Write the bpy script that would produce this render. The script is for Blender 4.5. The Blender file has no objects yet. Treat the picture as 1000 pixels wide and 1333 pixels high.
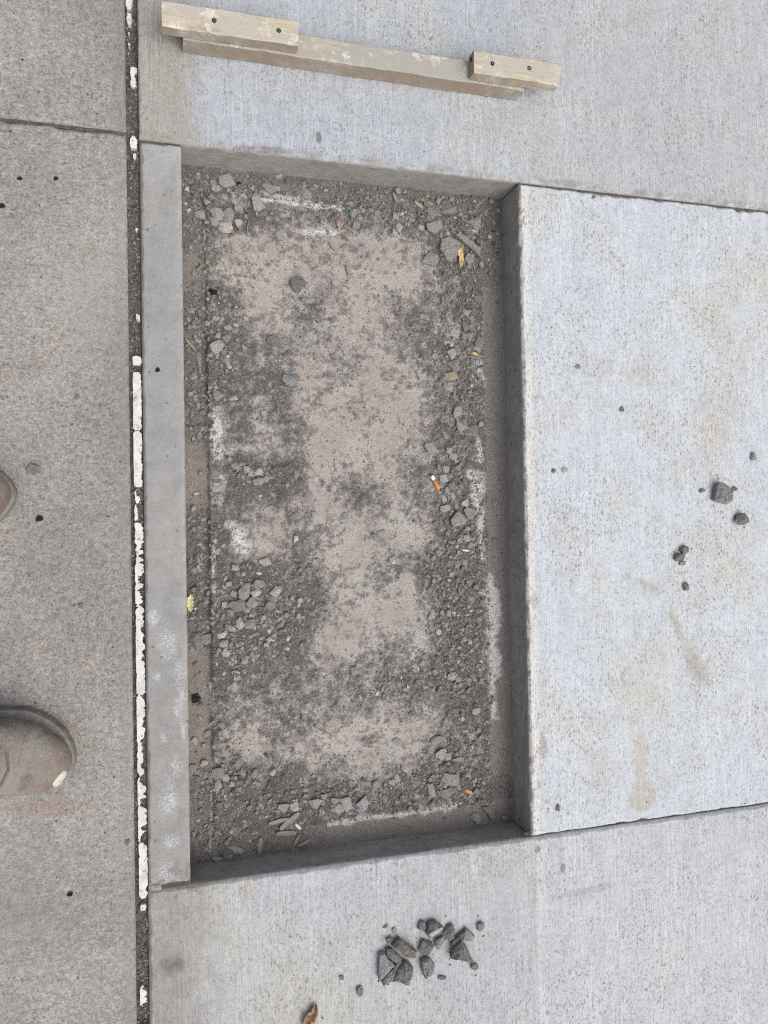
import bpy, bmesh, math, random
import numpy as np
from mathutils import Vector, Matrix, noise as mnoise

sc = bpy.context.scene
COL = sc.collection
RND = random.Random(7)
NR = np.random.RandomState(11)

# ------------------------------------------------------------------ camera
CAM = (-0.0311273, -0.6345873, 1.3055567)
ROT = (0.0194758, -0.2750487, -0.0172927)
FPX, PW, PH = 1002.478, 1000.0, 1333.0
cd = bpy.data.cameras.new('camera')
cam = bpy.data.objects.new('camera', cd); COL.objects.link(cam)
cam.location = CAM; cam.rotation_euler = ROT
cd.sensor_fit = 'VERTICAL'; cd.sensor_height = 36.0; cd.lens = FPX / PH * 36.0
cd.clip_start = 0.02; cd.clip_end = 500
sc.camera = cam

# ------------------------------------------------------------------ sky, sun, exposure
SUN_EL, SUN_AZ = math.radians(60), math.radians(-50)      # azimuth measured from +X towards +Y
sdir = Vector((math.cos(SUN_EL) * math.cos(SUN_AZ), math.cos(SUN_EL) * math.sin(SUN_AZ), math.sin(SUN_EL)))
w = bpy.data.worlds.new('World'); sc.world = w; w.use_nodes = True
wn = w.node_tree.nodes; wl = w.node_tree.links
bg = wn['Background']
sky = wn.new('ShaderNodeTexSky'); sky.sky_type = 'NISHITA'; sky.sun_disc = False
sky.sun_elevation = SUN_EL
sky.sun_rotation = math.atan2(sdir.x, sdir.y)
sky.air_density = 1.0; sky.dust_density = 7.0; sky.ozone_density = 1.0
hs = wn.new('ShaderNodeHueSaturation'); hs.inputs['Saturation'].default_value = 0.62      # cloud veil greys the sky
wl.new(sky.outputs[0], hs.inputs['Color']); wl.new(hs.outputs[0], bg.inputs[0]); bg.inputs[1].default_value = 0.15
sd = bpy.data.lights.new('sun', 'SUN'); sd.energy = 0.8; sd.angle = math.radians(90); sd.color = (1.0, 0.99, 0.955)
sun = bpy.data.objects.new('sun', sd); COL.objects.link(sun)
sun.rotation_euler = sdir.to_track_quat('Z', 'Y').to_euler(); sun.location = sdir * 6
sc.view_settings.view_transform = 'Standard'; sc.view_settings.look = 'None'
sc.view_settings.gamma = 1.0; sc.view_settings.exposure = 0.12
sc.view_settings.use_curve_mapping = False
sc.cycles.use_denoising = False
sc.cycles.filter_width = 1.15
sc.cycles.max_bounces = 6; sc.cycles.diffuse_bounces = 3

# ------------------------------------------------------------------ measuring helpers
_M = cam.rotation_euler.to_matrix(); _C = Vector(CAM)
def G2(px, py, z=0.0):
    """where the sight line through a photo point meets the height z"""
    d = _M @ Vector(((px - 500) / FPX, -(py - 666.5) / FPX, -1.0))
    t = (z - _C.z) / d.z
    p = _C + d * t
    return (p.x, p.y)
MI = np.array(_M)
def photo_of(x, y, z):
    d = np.stack([x - CAM[0], y - CAM[1], np.zeros_like(x) + z - CAM[2]], -1) @ MI
    return 500 + FPX * d[..., 0] / -d[..., 2], 666.5 - FPX * d[..., 1] / -d[..., 2]

PW_, PL_, PD_ = 0.61, 1.219, 0.079          # the recess: width, length, depth

def _hash(ix, iy, seed):
    n = (ix.astype(np.int64) * 374761393 + iy.astype(np.int64) * 668265263 + seed * 1442695041) & 0x7fffffff
    n = (n ^ (n >> 13)) * 1274126177 & 0x7fffffff
    n = (n ^ (n >> 16)) & 0xffffff
    return n / float(0xffffff)
def vnoise(x, y, seed):
    ix = np.floor(x); iy = np.floor(y); fx = x - ix; fy = y - iy
    fx = fx * fx * (3 - 2 * fx); fy = fy * fy * (3 - 2 * fy)
    a = _hash(ix, iy, seed); b = _hash(ix + 1, iy, seed); c = _hash(ix, iy + 1, seed); d = _hash(ix + 1, iy + 1, seed)
    return (a * (1 - fx) + b * fx) * (1 - fy) + (c * (1 - fx) + d * fx) * fy
def fbm(x, y, scale, octv=4, seed=1, gain=0.5):
    s = 0; a = 1; t = 0
    for k in range(octv):
        s = s + a * vnoise(x * scale * 2 ** k + 17.3 * k, y * scale * 2 ** k - 9.1 * k, seed + k); t += a; a *= gain
    return s / t
def sstep(a, b, v):
    t = np.clip((v - a) / (b - a), 0, 1); return t * t * (3 - 2 * t)

# ------------------------------------------------------------------ object helpers
def link(name, me, mat=None, parent=None):
    o = bpy.data.objects.new(name, me); COL.objects.link(o)
    if mat is not None and me is not None and len(me.materials) == 0:
        me.materials.append(mat)
    if parent: o.parent = parent
    return o
def empty(name, loc=(0, 0, 0), rz=0.0):
    o = bpy.data.objects.new(name, None); COL.objects.link(o)
    o.location = loc; o.rotation_euler = (0, 0, rz); o.empty_display_size = 0.05
    return o
def tag(o, label, cat, group=None):
    o['label'] = label; o['category'] = cat
    if group: o['group'] = group
    return o
def struct(o, kind='structure'):
    o['kind'] = kind; return o
def mesh_from(name, verts, faces, smooth=False):
    me = bpy.data.meshes.new(name); me.from_pydata([tuple(v) for v in verts], [], [tuple(f) for f in faces]); me.update()
    if smooth: me.polygons.foreach_set('use_smooth', [True] * len(me.polygons))
    return me
def mesh_np(name, V, F, smooth=False):
    """V (n,3), F (m,3) triangles or (m,4) quads"""
    me = bpy.data.meshes.new(name); k = F.shape[1]
    me.vertices.add(len(V)); me.vertices.foreach_set('co', V.astype(np.float32).ravel())
    me.loops.add(F.size); me.loops.foreach_set('vertex_index', F.astype(np.int32).ravel())
    me.polygons.add(len(F)); me.polygons.foreach_set('loop_start', np.arange(0, F.size, k, dtype=np.int32))
    me.polygons.foreach_set('loop_total', np.full(len(F), k, dtype=np.int32))
    me.polygons.foreach_set('use_smooth', np.full(len(F), smooth, dtype=bool))
    me.update(calc_edges=True); me.validate()
    return me
def fattr(me, name, vals):
    a = me.attributes.new(name, 'FLOAT', 'POINT'); a.data.foreach_set('value', np.asarray(vals, dtype=np.float32))

# ------------------------------------------------------------------ node helpers
class G:
    def __init__(s, name, rough=0.9):
        s.m = bpy.data.materials.new(name); s.m.use_nodes = True
        s.nt = s.m.node_tree; s.b = s.nt.nodes['Principled BSDF']
        s.b.inputs['Roughness'].default_value = rough
        s.b.inputs['Specular IOR Level'].default_value = 0.25
        s.cache = {}
        s.tc = s.nt.nodes.new('ShaderNodeTexCoord'); s.pos = s.tc.outputs['Object']
    def n(s, t): return s.nt.nodes.new(t)
    def put(s, sock, v):
        if hasattr(v, 'is_output'): s.nt.links.new(v, sock)
        else:
            if isinstance(v, (tuple, list)) and len(v) == 3 and sock.type == 'RGBA': v = (*v, 1)
            sock.default_value = v
    def math(s, op, a, b=0.0, c=None, clamp=False):
        n = s.n('ShaderNodeMath'); n.operation = op; n.use_clamp = clamp
        s.put(n.inputs[0], a); s.put(n.inputs[1], b)
        if c is not None: s.put(n.inputs[2], c)
        return n.outputs[0]
    def mr(s, v, a, b, c=0.0, d=1.0, smooth=False):
        n = s.n('ShaderNodeMapRange'); n.clamp = True
        if smooth: n.interpolation_type = 'SMOOTHSTEP'
        s.put(n.inputs[0], v)
        for i, q in enumerate((a, b, c, d)): s.put(n.inputs[1 + i], q)
        return n.outputs[0]
    def mix(s, f, a, b, mode='MIX'):
        n = s.n('ShaderNodeMix'); n.data_type = 'RGBA'; n.blend_type = mode
        s.put(n.inputs[0], f); s.put(n.inputs[6], a); s.put(n.inputs[7], b)
        return n.outputs[2]
    def vscale(s, sc3, loc=(0, 0, 0), rot=0.0, typ='POINT'):
        n = s.n('ShaderNodeMapping'); n.vector_type = typ
        s.put(n.inputs[0], s.pos); n.inputs[1].default_value = loc; n.inputs[2].default_value = (0, 0, rot); n.inputs[3].default_value = sc3
        return n.outputs[0]
    def noise(s, scale, detail=3.0, rough=0.55, vec=None, dist=0.0, col=False):
        key = (scale, detail, rough, dist, vec)
        if key in s.cache: n = s.cache[key]; return n.outputs['Color'] if col else n.outputs['Fac']
        n = s.n('ShaderNodeTexNoise'); s.cache[key] = n; s.put(n.inputs['Vector'], vec or s.pos)
        n.inputs['Scale'].default_value = scale; n.inputs['Detail'].default_value = detail
        n.inputs['Roughness'].default_value = rough; n.inputs['Distortion'].default_value = dist
        return n.outputs['Color'] if col else n.outputs['Fac']
    def vor(s, scale, vec=None, feature='F1'):
        n = s.n('ShaderNodeTexVoronoi'); s.put(n.inputs['Vector'], vec or s.pos); n.feature = feature
        n.inputs['Scale'].default_value = scale
        return n.outputs['Distance'], (n.outputs['Color'] if feature == 'F1' else None)
    def sep(s, c, i=0):
        n = s.n('ShaderNodeSeparateColor'); s.put(n.inputs[0], c); return n.outputs[i]
    def xyz(s, i):
        n = s.n('ShaderNodeSeparateXYZ'); s.put(n.inputs[0], s.pos); return n.outputs[i]
    def attr(s, name, typ='GEOMETRY'):
        n = s.n('ShaderNodeAttribute'); n.attribute_name = name; n.attribute_type = typ; return n
    def warped(s, amt=.0035, sx=1.0, sy=1.0):
        key = ('w', amt, sx, sy)
        if key not in s.cache:
            nz = s.noise(230, 3.0, .65, col=True)
            a = s.n('ShaderNodeVectorMath'); a.operation = 'MULTIPLY_ADD'; s.put(a.inputs[0], nz); a.inputs[1].default_value = (amt, amt, 0); s.put(a.inputs[2], s.pos)
            b = s.n('ShaderNodeVectorMath'); b.operation = 'MULTIPLY'; s.put(b.inputs[0], a.outputs[0]); b.inputs[1].default_value = (sx, sy, 1)
            s.cache[key] = b.outputs[0]
        return s.cache[key]
    def pores(s, scale, rmax, power, soft=0.1, sx=1.0, sy=1.0):
        """scattered ragged pits of uneven size"""
        d, c = s.vor(scale, s.warped(.0035, sx, sy)); r = s.math('POWER', s.sep(c, 0), power)
        rad = s.math('MULTIPLY', r, rmax)
        return s.math('DIVIDE', s.math('SUBTRACT', rad, d), soft, clamp=True)
    def bump(s, h, strength=0.5, dist=0.002):
        n = s.n('ShaderNodeBump'); n.inputs['Strength'].default_value = strength; n.inputs['Distance'].default_value = dist
        s.put(n.inputs['Height'], h); s.put(s.b.inputs['Normal'], n.outputs[0])
    def color(s, c): s.put(s.b.inputs['Base Color'], c)
    def blot(s, cx, cy, rx, ry, rot=0.0, wob=0.6, wscale=60.0, inner=0.55, breakup=0.0):
        """an uneven stain lying at a place on the slab"""
        v = s.vscale((rx, ry, 1.0), (cx, cy, 0), rot, 'TEXTURE')
        nz = s.noise(wscale, 4.0, 0.6, col=True)
        a = s.n('ShaderNodeVectorMath'); a.operation = 'SUBTRACT'; s.put(a.inputs[0], nz); a.inputs[1].default_value = (.5, .5, .5)
        b = s.n('ShaderNodeVectorMath'); b.operation = 'SCALE'; s.put(b.inputs[0], a.outputs[0]); b.inputs['Scale'].default_value = wob * 2
        c = s.n('ShaderNodeVectorMath'); c.operation = 'ADD'; s.put(c.inputs[0], v); s.put(c.inputs[1], b.outputs[0])
        z = s.n('ShaderNodeVectorMath'); z.operation = 'MULTIPLY'; s.put(z.inputs[0], c.outputs[0]); z.inputs[1].default_value = (1, 1, 0)
        l = s.n('ShaderNodeVectorMath'); l.operation = 'LENGTH'; s.put(l.inputs[0], z.outputs[0])
        m = s.mr(l.outputs['Value'], 1.0, inner, smooth=True)
        if breakup:
            m = s.math('MULTIPLY', m, s.mr(s.noise(260, 3, .6), .5 - breakup * .25, .5 + breakup * .2))
        return m

def P(px, py): return G2(px, py)
def stain(g, col, px, py, rx, ry, rot, c, k, **kw):
    x, y = G2(px, py); s = 0.00143
    m = g.blot(x, y, rx * s, ry * s, math.radians(rot), **kw)
    return g.mix(g.math('MULTIPLY', m, k), col, c)

def broomed(name, cool, warm, warm_bias, stains=(), streak=0.16, dark=0.0, extra=None):
    """pale broom-finished concrete; the broom lines run along Y"""
    g = G(name, 0.92)
    big = g.noise(2.6, 4, .55); mid = g.noise(11, 4, .6)
    wv = g.math('ADD', g.math('MULTIPLY', big, .6), g.math('MULTIPLY', mid, .4))
    col = g.mix(g.mr(wv, .62 - warm_bias, .44 - warm_bias, 1.0, 0.0), cool, warm)
    if extra: col = extra(g, col)
    for st in stains: col = stain(g, col, *st[:7], **(st[7] if len(st) > 7 else {}))
    sv = g.vscale((270, 10, 1)); st1 = g.noise(1.0, 4, .65, sv)
    sv2 = g.vscale((620, 60, 1), (3, 1, 0)); st2 = g.noise(1.0, 3, .7, sv2)
    fine = g.noise(330, 3, .75); fine2 = g.noise(95, 4, .7)
    swath = g.mr(g.noise(1, 3, .6, g.vscale((16, 2.2, 1))), .35, .65, .25, 1.35)
    lum = g.math('ADD', g.math('MULTIPLY', g.math('MULTIPLY', g.math('SUBTRACT', st1, .5), swath), streak * 4.6), 1.0)
    lum = g.math('ADD', lum, g.math('MULTIPLY', g.math('SUBTRACT', swath, .8), .06))
    lum = g.math('ADD', lum, g.math('MULTIPLY', g.math('MULTIPLY', g.math('SUBTRACT', st2, .5), g.mr(big, .4, .6)), streak * 3.0))
    lum = g.math('ADD', lum, g.math('MULTIPLY', g.math('SUBTRACT', fine, .5), .80))
    lum = g.math('ADD', lum, g.math('MULTIPLY', g.math('SUBTRACT', g.noise(28, 5, .65), .5), .34))
    lum = g.math('ADD', lum, g.math('MULTIPLY', g.math('SUBTRACT', fine2, .5), .55))
    lum = g.math('ADD', lum, g.math('MULTIPLY', g.math('SUBTRACT', big, .5), .22))
    col = g.mix(1.0, col, lum, 'MULTIPLY')
    # small dull pits, denser in some areas
    area = g.mr(g.noise(5.5, 4, .65), .38, .62, .15, 1.0)
    p1 = g.math('MULTIPLY', g.pores(190, .52, 2.4, .16, 1.0, .65), area)
    p2 = g.math('MULTIPLY', g.pores(95, .26, 5.0, .1), area)
    p3 = g.math('MULTIPLY', g.pores(270, .70, 1.5, .22, 1.3, .6), g.mr(area, .15, 1.0, .5, 1.0))
    col = g.mix(g.math('MULTIPLY', p3, .60), col, (.20, .185, .17))
    col = g.mix(g.math('MULTIPLY', p1, .62), col, (.15, .135, .12))
    col = g.mix(g.math('MULTIPLY', p2, .70), col, (.11, .10, .09))
    rust = g.mr(g.noise(23, 3, .5), .66, .76); rust = g.math('MULTIPLY', rust, .25)
    col = g.mix(rust, col, (.42, .34, .27))
    g.color(col)
    h = g.math('ADD', g.math('MULTIPLY', st1, .5), g.math('MULTIPLY', fine, .5))
    g.bump(h, .8, .0014)
    return g.m

# ------------------------------------------------------------------ materials of the pavement
COOL, WARM = (.470, .508, .545), (.44, .445, .42)
def right_edge(g, col):
    x = g.xyz(0)
    nx = g.math('ADD', x, g.math('MULTIPLY', g.math('SUBTRACT', g.noise(30, 4, .6), .5), .012))
    band = g.mr(nx, .634, .624, 0, 1, True)
    col = g.mix(g.math('MULTIPLY', band, .8), col, (.57, .56, .53))
    edge = g.math('MULTIPLY', g.mr(nx, .6165, .6125), g.mr(g.noise(34, 3, .6), .46, .56))
    return g.mix(g.math('MULTIPLY', edge, .75), col, (.15, .105, .075))
m_right = broomed('concrete_right', COOL, WARM, -.04, [
    (835, 985, 13, 42, 0, (.44, .40, .345), .7, dict(wob=.7, inner=.6)),
    (836, 1036, 25, 24, 0, (.42, .385, .335), .75, dict(wob=.55, inner=.7)),
    (906, 866, 19, 52, 30, (.345, .34, .30), .9, dict(wob=.45, inner=.25)),
    (879, 812, 9, 38, 22, (.36, .345, .305), .85, dict(wob=.5, inner=.2)),
    (846, 763, 9, 32, 65, (.38, .365, .325), .8, dict(wob=.5, inner=.2)),
    (815, 750, 10, 7, 0, (.41, .39, .345), .7, dict(wob=.3)),
    (777, 757, 11, 27, -8, (.42, .335, .28), .7, dict(wob=.9, inner=.1, breakup=.4)),
    (707, 972, 7, 22, 0, (.30, .20, .13), .8, dict(wob=.7, breakup=.9)),
    (696, 782, 6, 16, 0, (.25, .19, .15), .7, dict(wob=.7, breakup=.9)),
    (830, 492, 22, 18, 0, (.42, .39, .34), .5, dict(wob=.6)),
    (733, 540, 6, 22, 0, (.44, .37, .31), .5, dict(wob=.7, breakup=.6)),
    (720, 700, 10, 26, 0, (.40, .38, .35), .4, dict(wob=.6)),
    (930, 560, 50, 90, 0, (.42, .385, .34), .45, dict(wob=.5, inner=.1)),
], streak=.13, extra=right_edge)
def top_zones(g, col):
    x = g.xyz(0); y = g.xyz(1)
    nx = g.math('ADD', x, g.math('MULTIPLY', g.math('SUBTRACT', g.noise(14, 4, .6), .5), .09))
    left = g.mr(nx, .05, -.01, 0, 1, True)                       # unwashed margin along the joint
    col = g.mix(g.math('MULTIPLY', left, .85), col, (.315, .295, .262))
    nx2 = g.math('ADD', x, g.math('MULTIPLY', g.math('SUBTRACT', g.noise(30, 4, .6), .5), .01))
    right = g.mr(nx2, .612, .622)
    col = g.mix(g.math('MULTIPLY', right, .5), col, (.405, .410, .405))
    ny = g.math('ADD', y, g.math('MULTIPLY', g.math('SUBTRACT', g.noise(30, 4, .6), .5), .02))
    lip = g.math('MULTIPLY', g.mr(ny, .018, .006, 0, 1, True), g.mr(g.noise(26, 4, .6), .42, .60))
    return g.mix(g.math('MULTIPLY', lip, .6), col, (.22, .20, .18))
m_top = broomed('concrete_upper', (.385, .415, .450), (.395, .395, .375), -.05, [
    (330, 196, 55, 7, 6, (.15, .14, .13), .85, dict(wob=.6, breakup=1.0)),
    (415, 180, 5, 9, 0, (.14, .135, .13), .8, dict(wob=.6)),
    (640, 160, 60, 40, 0, (.37, .36, .34), .5, dict(wob=.7, inner=.2)),
    (590, 190, 40, 20, 10, (.46, .45, .43), .4, dict(wob=.7, inner=.2)),
], streak=.17, extra=top_zones)
def bottom_zones(g, col):
    x = g.xyz(0); y = g.xyz(1)
    nx2 = g.math('ADD', x, g.math('MULTIPLY', g.math('SUBTRACT', g.noise(40, 4, .6), .5), .006))
    right = g.mr(nx2, .619, .622)
    col = g.mix(g.math('MULTIPLY', right, .75), col, (.45, .475, .495))
    ln = g.math('MULTIPLY', g.mr(nx2, .617, .620), g.mr(nx2, .634, .630))
    col = g.mix(g.math('MULTIPLY', ln, .5), col, (.52, .52, .53))
    nx = g.math('ADD', x, g.math('MULTIPLY', g.math('SUBTRACT', g.noise(14, 4, .6), .5), .12))
    left = g.mr(nx, .08, -.03, 0, 1, True)
    return g.mix(g.math('MULTIPLY', left, .9), col, (.275, .265, .245))
m_bottom = broomed('concrete_lower', (.395, .417, .435), (.385, .387, .36), .0, [
    (226, 1257, 26, 20, 10, (.10, .09, .08), .9, dict(wob=.6, inner=-.3)),
    (318, 1163, 14, 16, 0, (.33, .30, .27), .7, dict(wob=.5, inner=.3)),
    (700, 1105, 6, 6, 0, (.15, .14, .13), .7, dict(wob=.6)),
    (733, 1130, 5, 7, 0, (.2, .17, .14), .7, dict(wob=.6)),
    (760, 1160, 60, 6, 3, (.25, .235, .22), .6, dict(wob=.8, breakup=1.0)),
    (710, 1085, 30, 9, 5, (.30, .285, .26), .6, dict(wob=.8, breakup=.6)),
    (500, 1120, 200, 14, 8, (.46, .47, .50), .5, dict(wob=.6, inner=.2)),
    (520, 1245, 36, 40, 0, (.28, .27, .26), .35, dict(wob=.6, inner=.1)),  # dust around the heap plus its soft shade, painted into the slab colour
    (590, 1230, 36, 34, 0, (.28, .27, .26), .35, dict(wob=.6, inner=.1)),  # right half of the heap: painted-in shade and dust likewise
], streak=.19, extra=bottom_zones)

def old_concrete(name, base, seed):
    """worn older slab: fine exposed sand grains, faint lines along X"""
    g = G(name, 0.92)
    big = g.noise(3.1, 4, .6); mid = g.noise(17, 4, .65)
    col = g.mix(g.mr(big, .38, .62), tuple(c * .84 for c in base), tuple(c * k for c, k in zip(base, (1.16, 1.13, 1.09))))
    col = g.mix(g.mr(mid, .54, .70, 0, .5), col, (base[0] * 1.02, base[1] * .88, base[2] * .78))
    fine = g.noise(270, 3, .75); f2 = g.noise(120, 3, .7); f3 = g.noise(38, 4, .65)
    sv = g.vscale((30, 330, 1)); st = g.noise(1, 4, .65, sv)
    lum = g.math('ADD', 1.0, g.math('MULTIPLY', g.math('SUBTRACT', fine, .5), 1.9))
    lum = g.math('ADD', lum, g.math('MULTIPLY', g.math('SUBTRACT', f2, .5), 1.5))
    lum = g.math('ADD', lum, g.math('MULTIPLY', g.math('SUBTRACT', f3, .5), .55))
    lum = g.math('ADD', lum, g.math('MULTIPLY', g.math('SUBTRACT', st, .5), .36))
    col = g.mix(1.0, col, lum, 'MULTIPLY')
    d, c = g.vor(210); sp = g.math('MULTIPLY', g.mr(d, .30, .12), g.mr(g.sep(c, 1), .80, .86))
    col = g.mix(g.math('MULTIPLY', sp, .55), col, (.50, .475, .44))
    col = g.mix(g.math('MULTIPLY', g.math('MULTIPLY', g.mr(d, .34, .14), g.mr(g.sep(c, 2), .82, .88)), .55), col, (.17, .11, .085))
    p1 = g.pores(140, .42, 2.6, .18); p2 = g.pores(42, .12, 5.5, .04)
    col = g.mix(g.math('MULTIPLY', p1, .55), col, (.10, .088, .08))
    col = g.mix(g.math('MULTIPLY', p2, .85), col, (.035, .03, .03))
    rust = g.math('MULTIPLY', g.mr(g.noise(15, 4, .6), .63, .72), .25)
    p4 = g.pores(70, .20, 3.5, .05); col = g.mix(g.math('MULTIPLY', p4, .8), col, (.05, .042, .04))
    col = g.mix(rust, col, (.26, .18, .13))
    # margin next to the joint is trowelled smooth and a little darker
    x = g.xyz(0)
    mg = g.mr(x, -.115, -.10, 0, 1, True)
    col = g.mix(g.math('MULTIPLY', mg, .35), col, (base[0] * .82, base[1] * .82, base[2] * .82))
    for st_ in [(75, 950, 38, 14, -12, (.20, .15, .115), .6, dict(wob=.7, inner=.1)), (60, 845, 6, 4, 0, (.25, .17, .12), .5, dict(wob=1.1)),
                (123, 457, 9, 4, 20, (.22, .16, .12), .7, dict(wob=.7)), (118, 845, 6, 5, 0, (.25, .17, .13), .45, dict(wob=1.1)),
                (101, 540, 6, 7, 0, (.24, .16, .13), .5, dict(wob=.6)), (135, 1225, 10, 12, 0, (.16, .12, .10), .6, dict(wob=.7, breakup=.6)),
                (40, 1180, 110, 130, 0, (.19, .185, .178), .55, dict(wob=.8, inner=-.2)), (110, 380, 60, 130, 0, (.34, .325, .30), .5, dict(wob=.8, inner=-.2)), (60, 1050, 60, 14, -5, (.25, .17, .13), .5, dict(wob=.8, inner=.1))]:
        col = stain(g, col, *st_[:7], **st_[7])
    g.color(col)
    h = g.math('ADD', fine, g.math('MULTIPLY', f2, .8)); g.bump(h, .7, .0014)
    return g.m
m_left_a = old_concrete('concrete_old_upper', (.252, .249, .241), 1)
m_left_b = old_concrete('concrete_old_lower', (.280, .275, .264), 2)

def strip_mat():
    g = G('concrete_strip', .85)
    big = g.noise(5, 4, .6); mid = g.noise(26, 5, .65); fine = g.noise(300, 3, .7)
    col = g.mix(g.mr(big, .35, .65), (.265, .268, .262), (.297, .295, .284))
    y = g.xyz(1); top = g.mr(g.math('ADD', y, g.math('MULTIPLY', mid, .05)), -.06, .02)
    col = g.mix(g.math('MULTIPLY', top, .6), col, (.36, .375, .385))
    x = g.xyz(0); ed = g.mr(g.math('ADD', x, g.math('MULTIPLY', mid, .006)), -.012, .0)
    col = g.mix(g.math('MULTIPLY', ed, .35), col, (.34, .36, .36))
    rim = g.mr(g.math('ADD', x, g.math('MULTIPLY', mid, .006)), -.056, -.066)
    col = g.mix(g.math('MULTIPLY', rim, .5), col, (.17, .15, .135))
    low = g.mr(y, -.75, -1.0); col = g.mix(g.math('MULTIPLY', low, .25), col, (.20, .197, .188))
    for a in [(201, 806, 8, 13, 0), (219, 838, 14, 20, 0), (233, 873, 10, 13, 0), (204, 880, 6, 8, 0), (236, 905, 7, 20, 0), (238, 948, 4, 14, 0),
              (232, 1000, 9, 18, 0), (220, 1040, 12, 30, 0), (222, 1096, 13, 11, 0), (214, 1134, 13, 18, -15), (232, 925, 6, 16, 0), (214, 960, 5, 9, 0)]:
        xx, yy = G2(a[0], a[1]); s = .0013
        m = g.blot(xx, yy, a[2] * s * 1.35, a[3] * s * 1.3, 0, wob=.8, wscale=70, inner=-.25)
        m = g.math('MULTIPLY', m, g.mr(g.noise(300, 3, .7), .36, .60))
        col = g.mix(g.math('MULTIPLY', m, .72), col, (.60, .62, .65))
    lum = g.math('ADD', .93, g.math('MULTIPLY', g.math('SUBTRACT', fine, .5), .65))
    lum = g.math('ADD', lum, g.math('MULTIPLY', g.math('SUBTRACT', mid, .5), .62))
    lum = g.math('ADD', lum, g.math('MULTIPLY', g.math('SUBTRACT', g.noise(95, 4, .7), .5), .35))
    lum = g.math('ADD', lum, .07)
    col = g.mix(1.0, col, lum, 'MULTIPLY')
    p2 = g.pores(75, .25, 6.0, .08)
    col = g.mix(g.math('MULTIPLY', p2, .6), col, (.09, .085, .08))
    end = g.math('MULTIPLY', g.mr(y, -1.165, -1.205), g.mr(g.noise(60, 4, .7), .48, .58))
    col = g.mix(g.math('MULTIPLY', end, .6), col, (.12, .11, .10))
    g.color(col); g.bump(g.math('SUBTRACT', g.math('ADD', fine, mid), p2), .35, .001)
    return g.m
m_strip = strip_mat()

def formed_mat():
    """smooth formed faces of the recess walls"""
    g = G('concrete_formed', .8)
    a = g.noise(9, 4, .6); b = g.noise(60, 4, .65)
    v = g.vscale((25, 25, 260)); st = g.noise(1, 3, .6, v)
    col = g.mix(g.mr(a, .3, .7), (.265, .259, .245), (.35, .338, .316))
    lum = g.math('ADD', .9, g.math('MULTIPLY', g.math('ADD', g.math('SUBTRACT', b, .5), g.math('SUBTRACT', st, .5)), .75))
    lum = g.math('ADD', lum, .1)
    col = g.mix(1.0, col, lum, 'MULTIPLY')
    sp = g.math('MULTIPLY', g.mr(g.noise(22, 5, .7), .54, .66), .5); col = g.mix(sp, col, (.27, .235, .20))
    ck = g.mr(g.noise(120, 4, .75), .62, .72, 0, .5); col = g.mix(ck, col, (.12, .115, .105))
    z = g.xyz(2); lip = g.math('MULTIPLY', g.mr(z, -.010, -.002), g.mr(g.noise(40, 4, .6), .40, .60))
    col = g.mix(g.math('MULTIPLY', lip, .55), col, (.42, .40, .37))
    p = g.pores(75, .3, 5, .1); col = g.mix(g.math('MULTIPLY', p, .6), col, (.08, .075, .07))
    g.color(col); g.bump(g.math('ADD', b, g.noise(190, 4, .7)), .6, .003)
    return g.m
m_formed = formed_mat()

def dirt_mat():
    g = G('dirt_bed', .95)
    a = g.noise(90, 4, .7); b = g.noise(350, 3, .7)
    col = g.mix(g.mr(a, .35, .65), (.075, .064, .056), (.15, .135, .12))
    col = g.mix(1.0, col, g.math('ADD', .6, g.math('MULTIPLY', b, .8)), 'MULTIPLY')
    g.color(col); g.bump(g.math('ADD', a, b), 1.0, .003)
    return g.m
m_dirt = dirt_mat()

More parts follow.
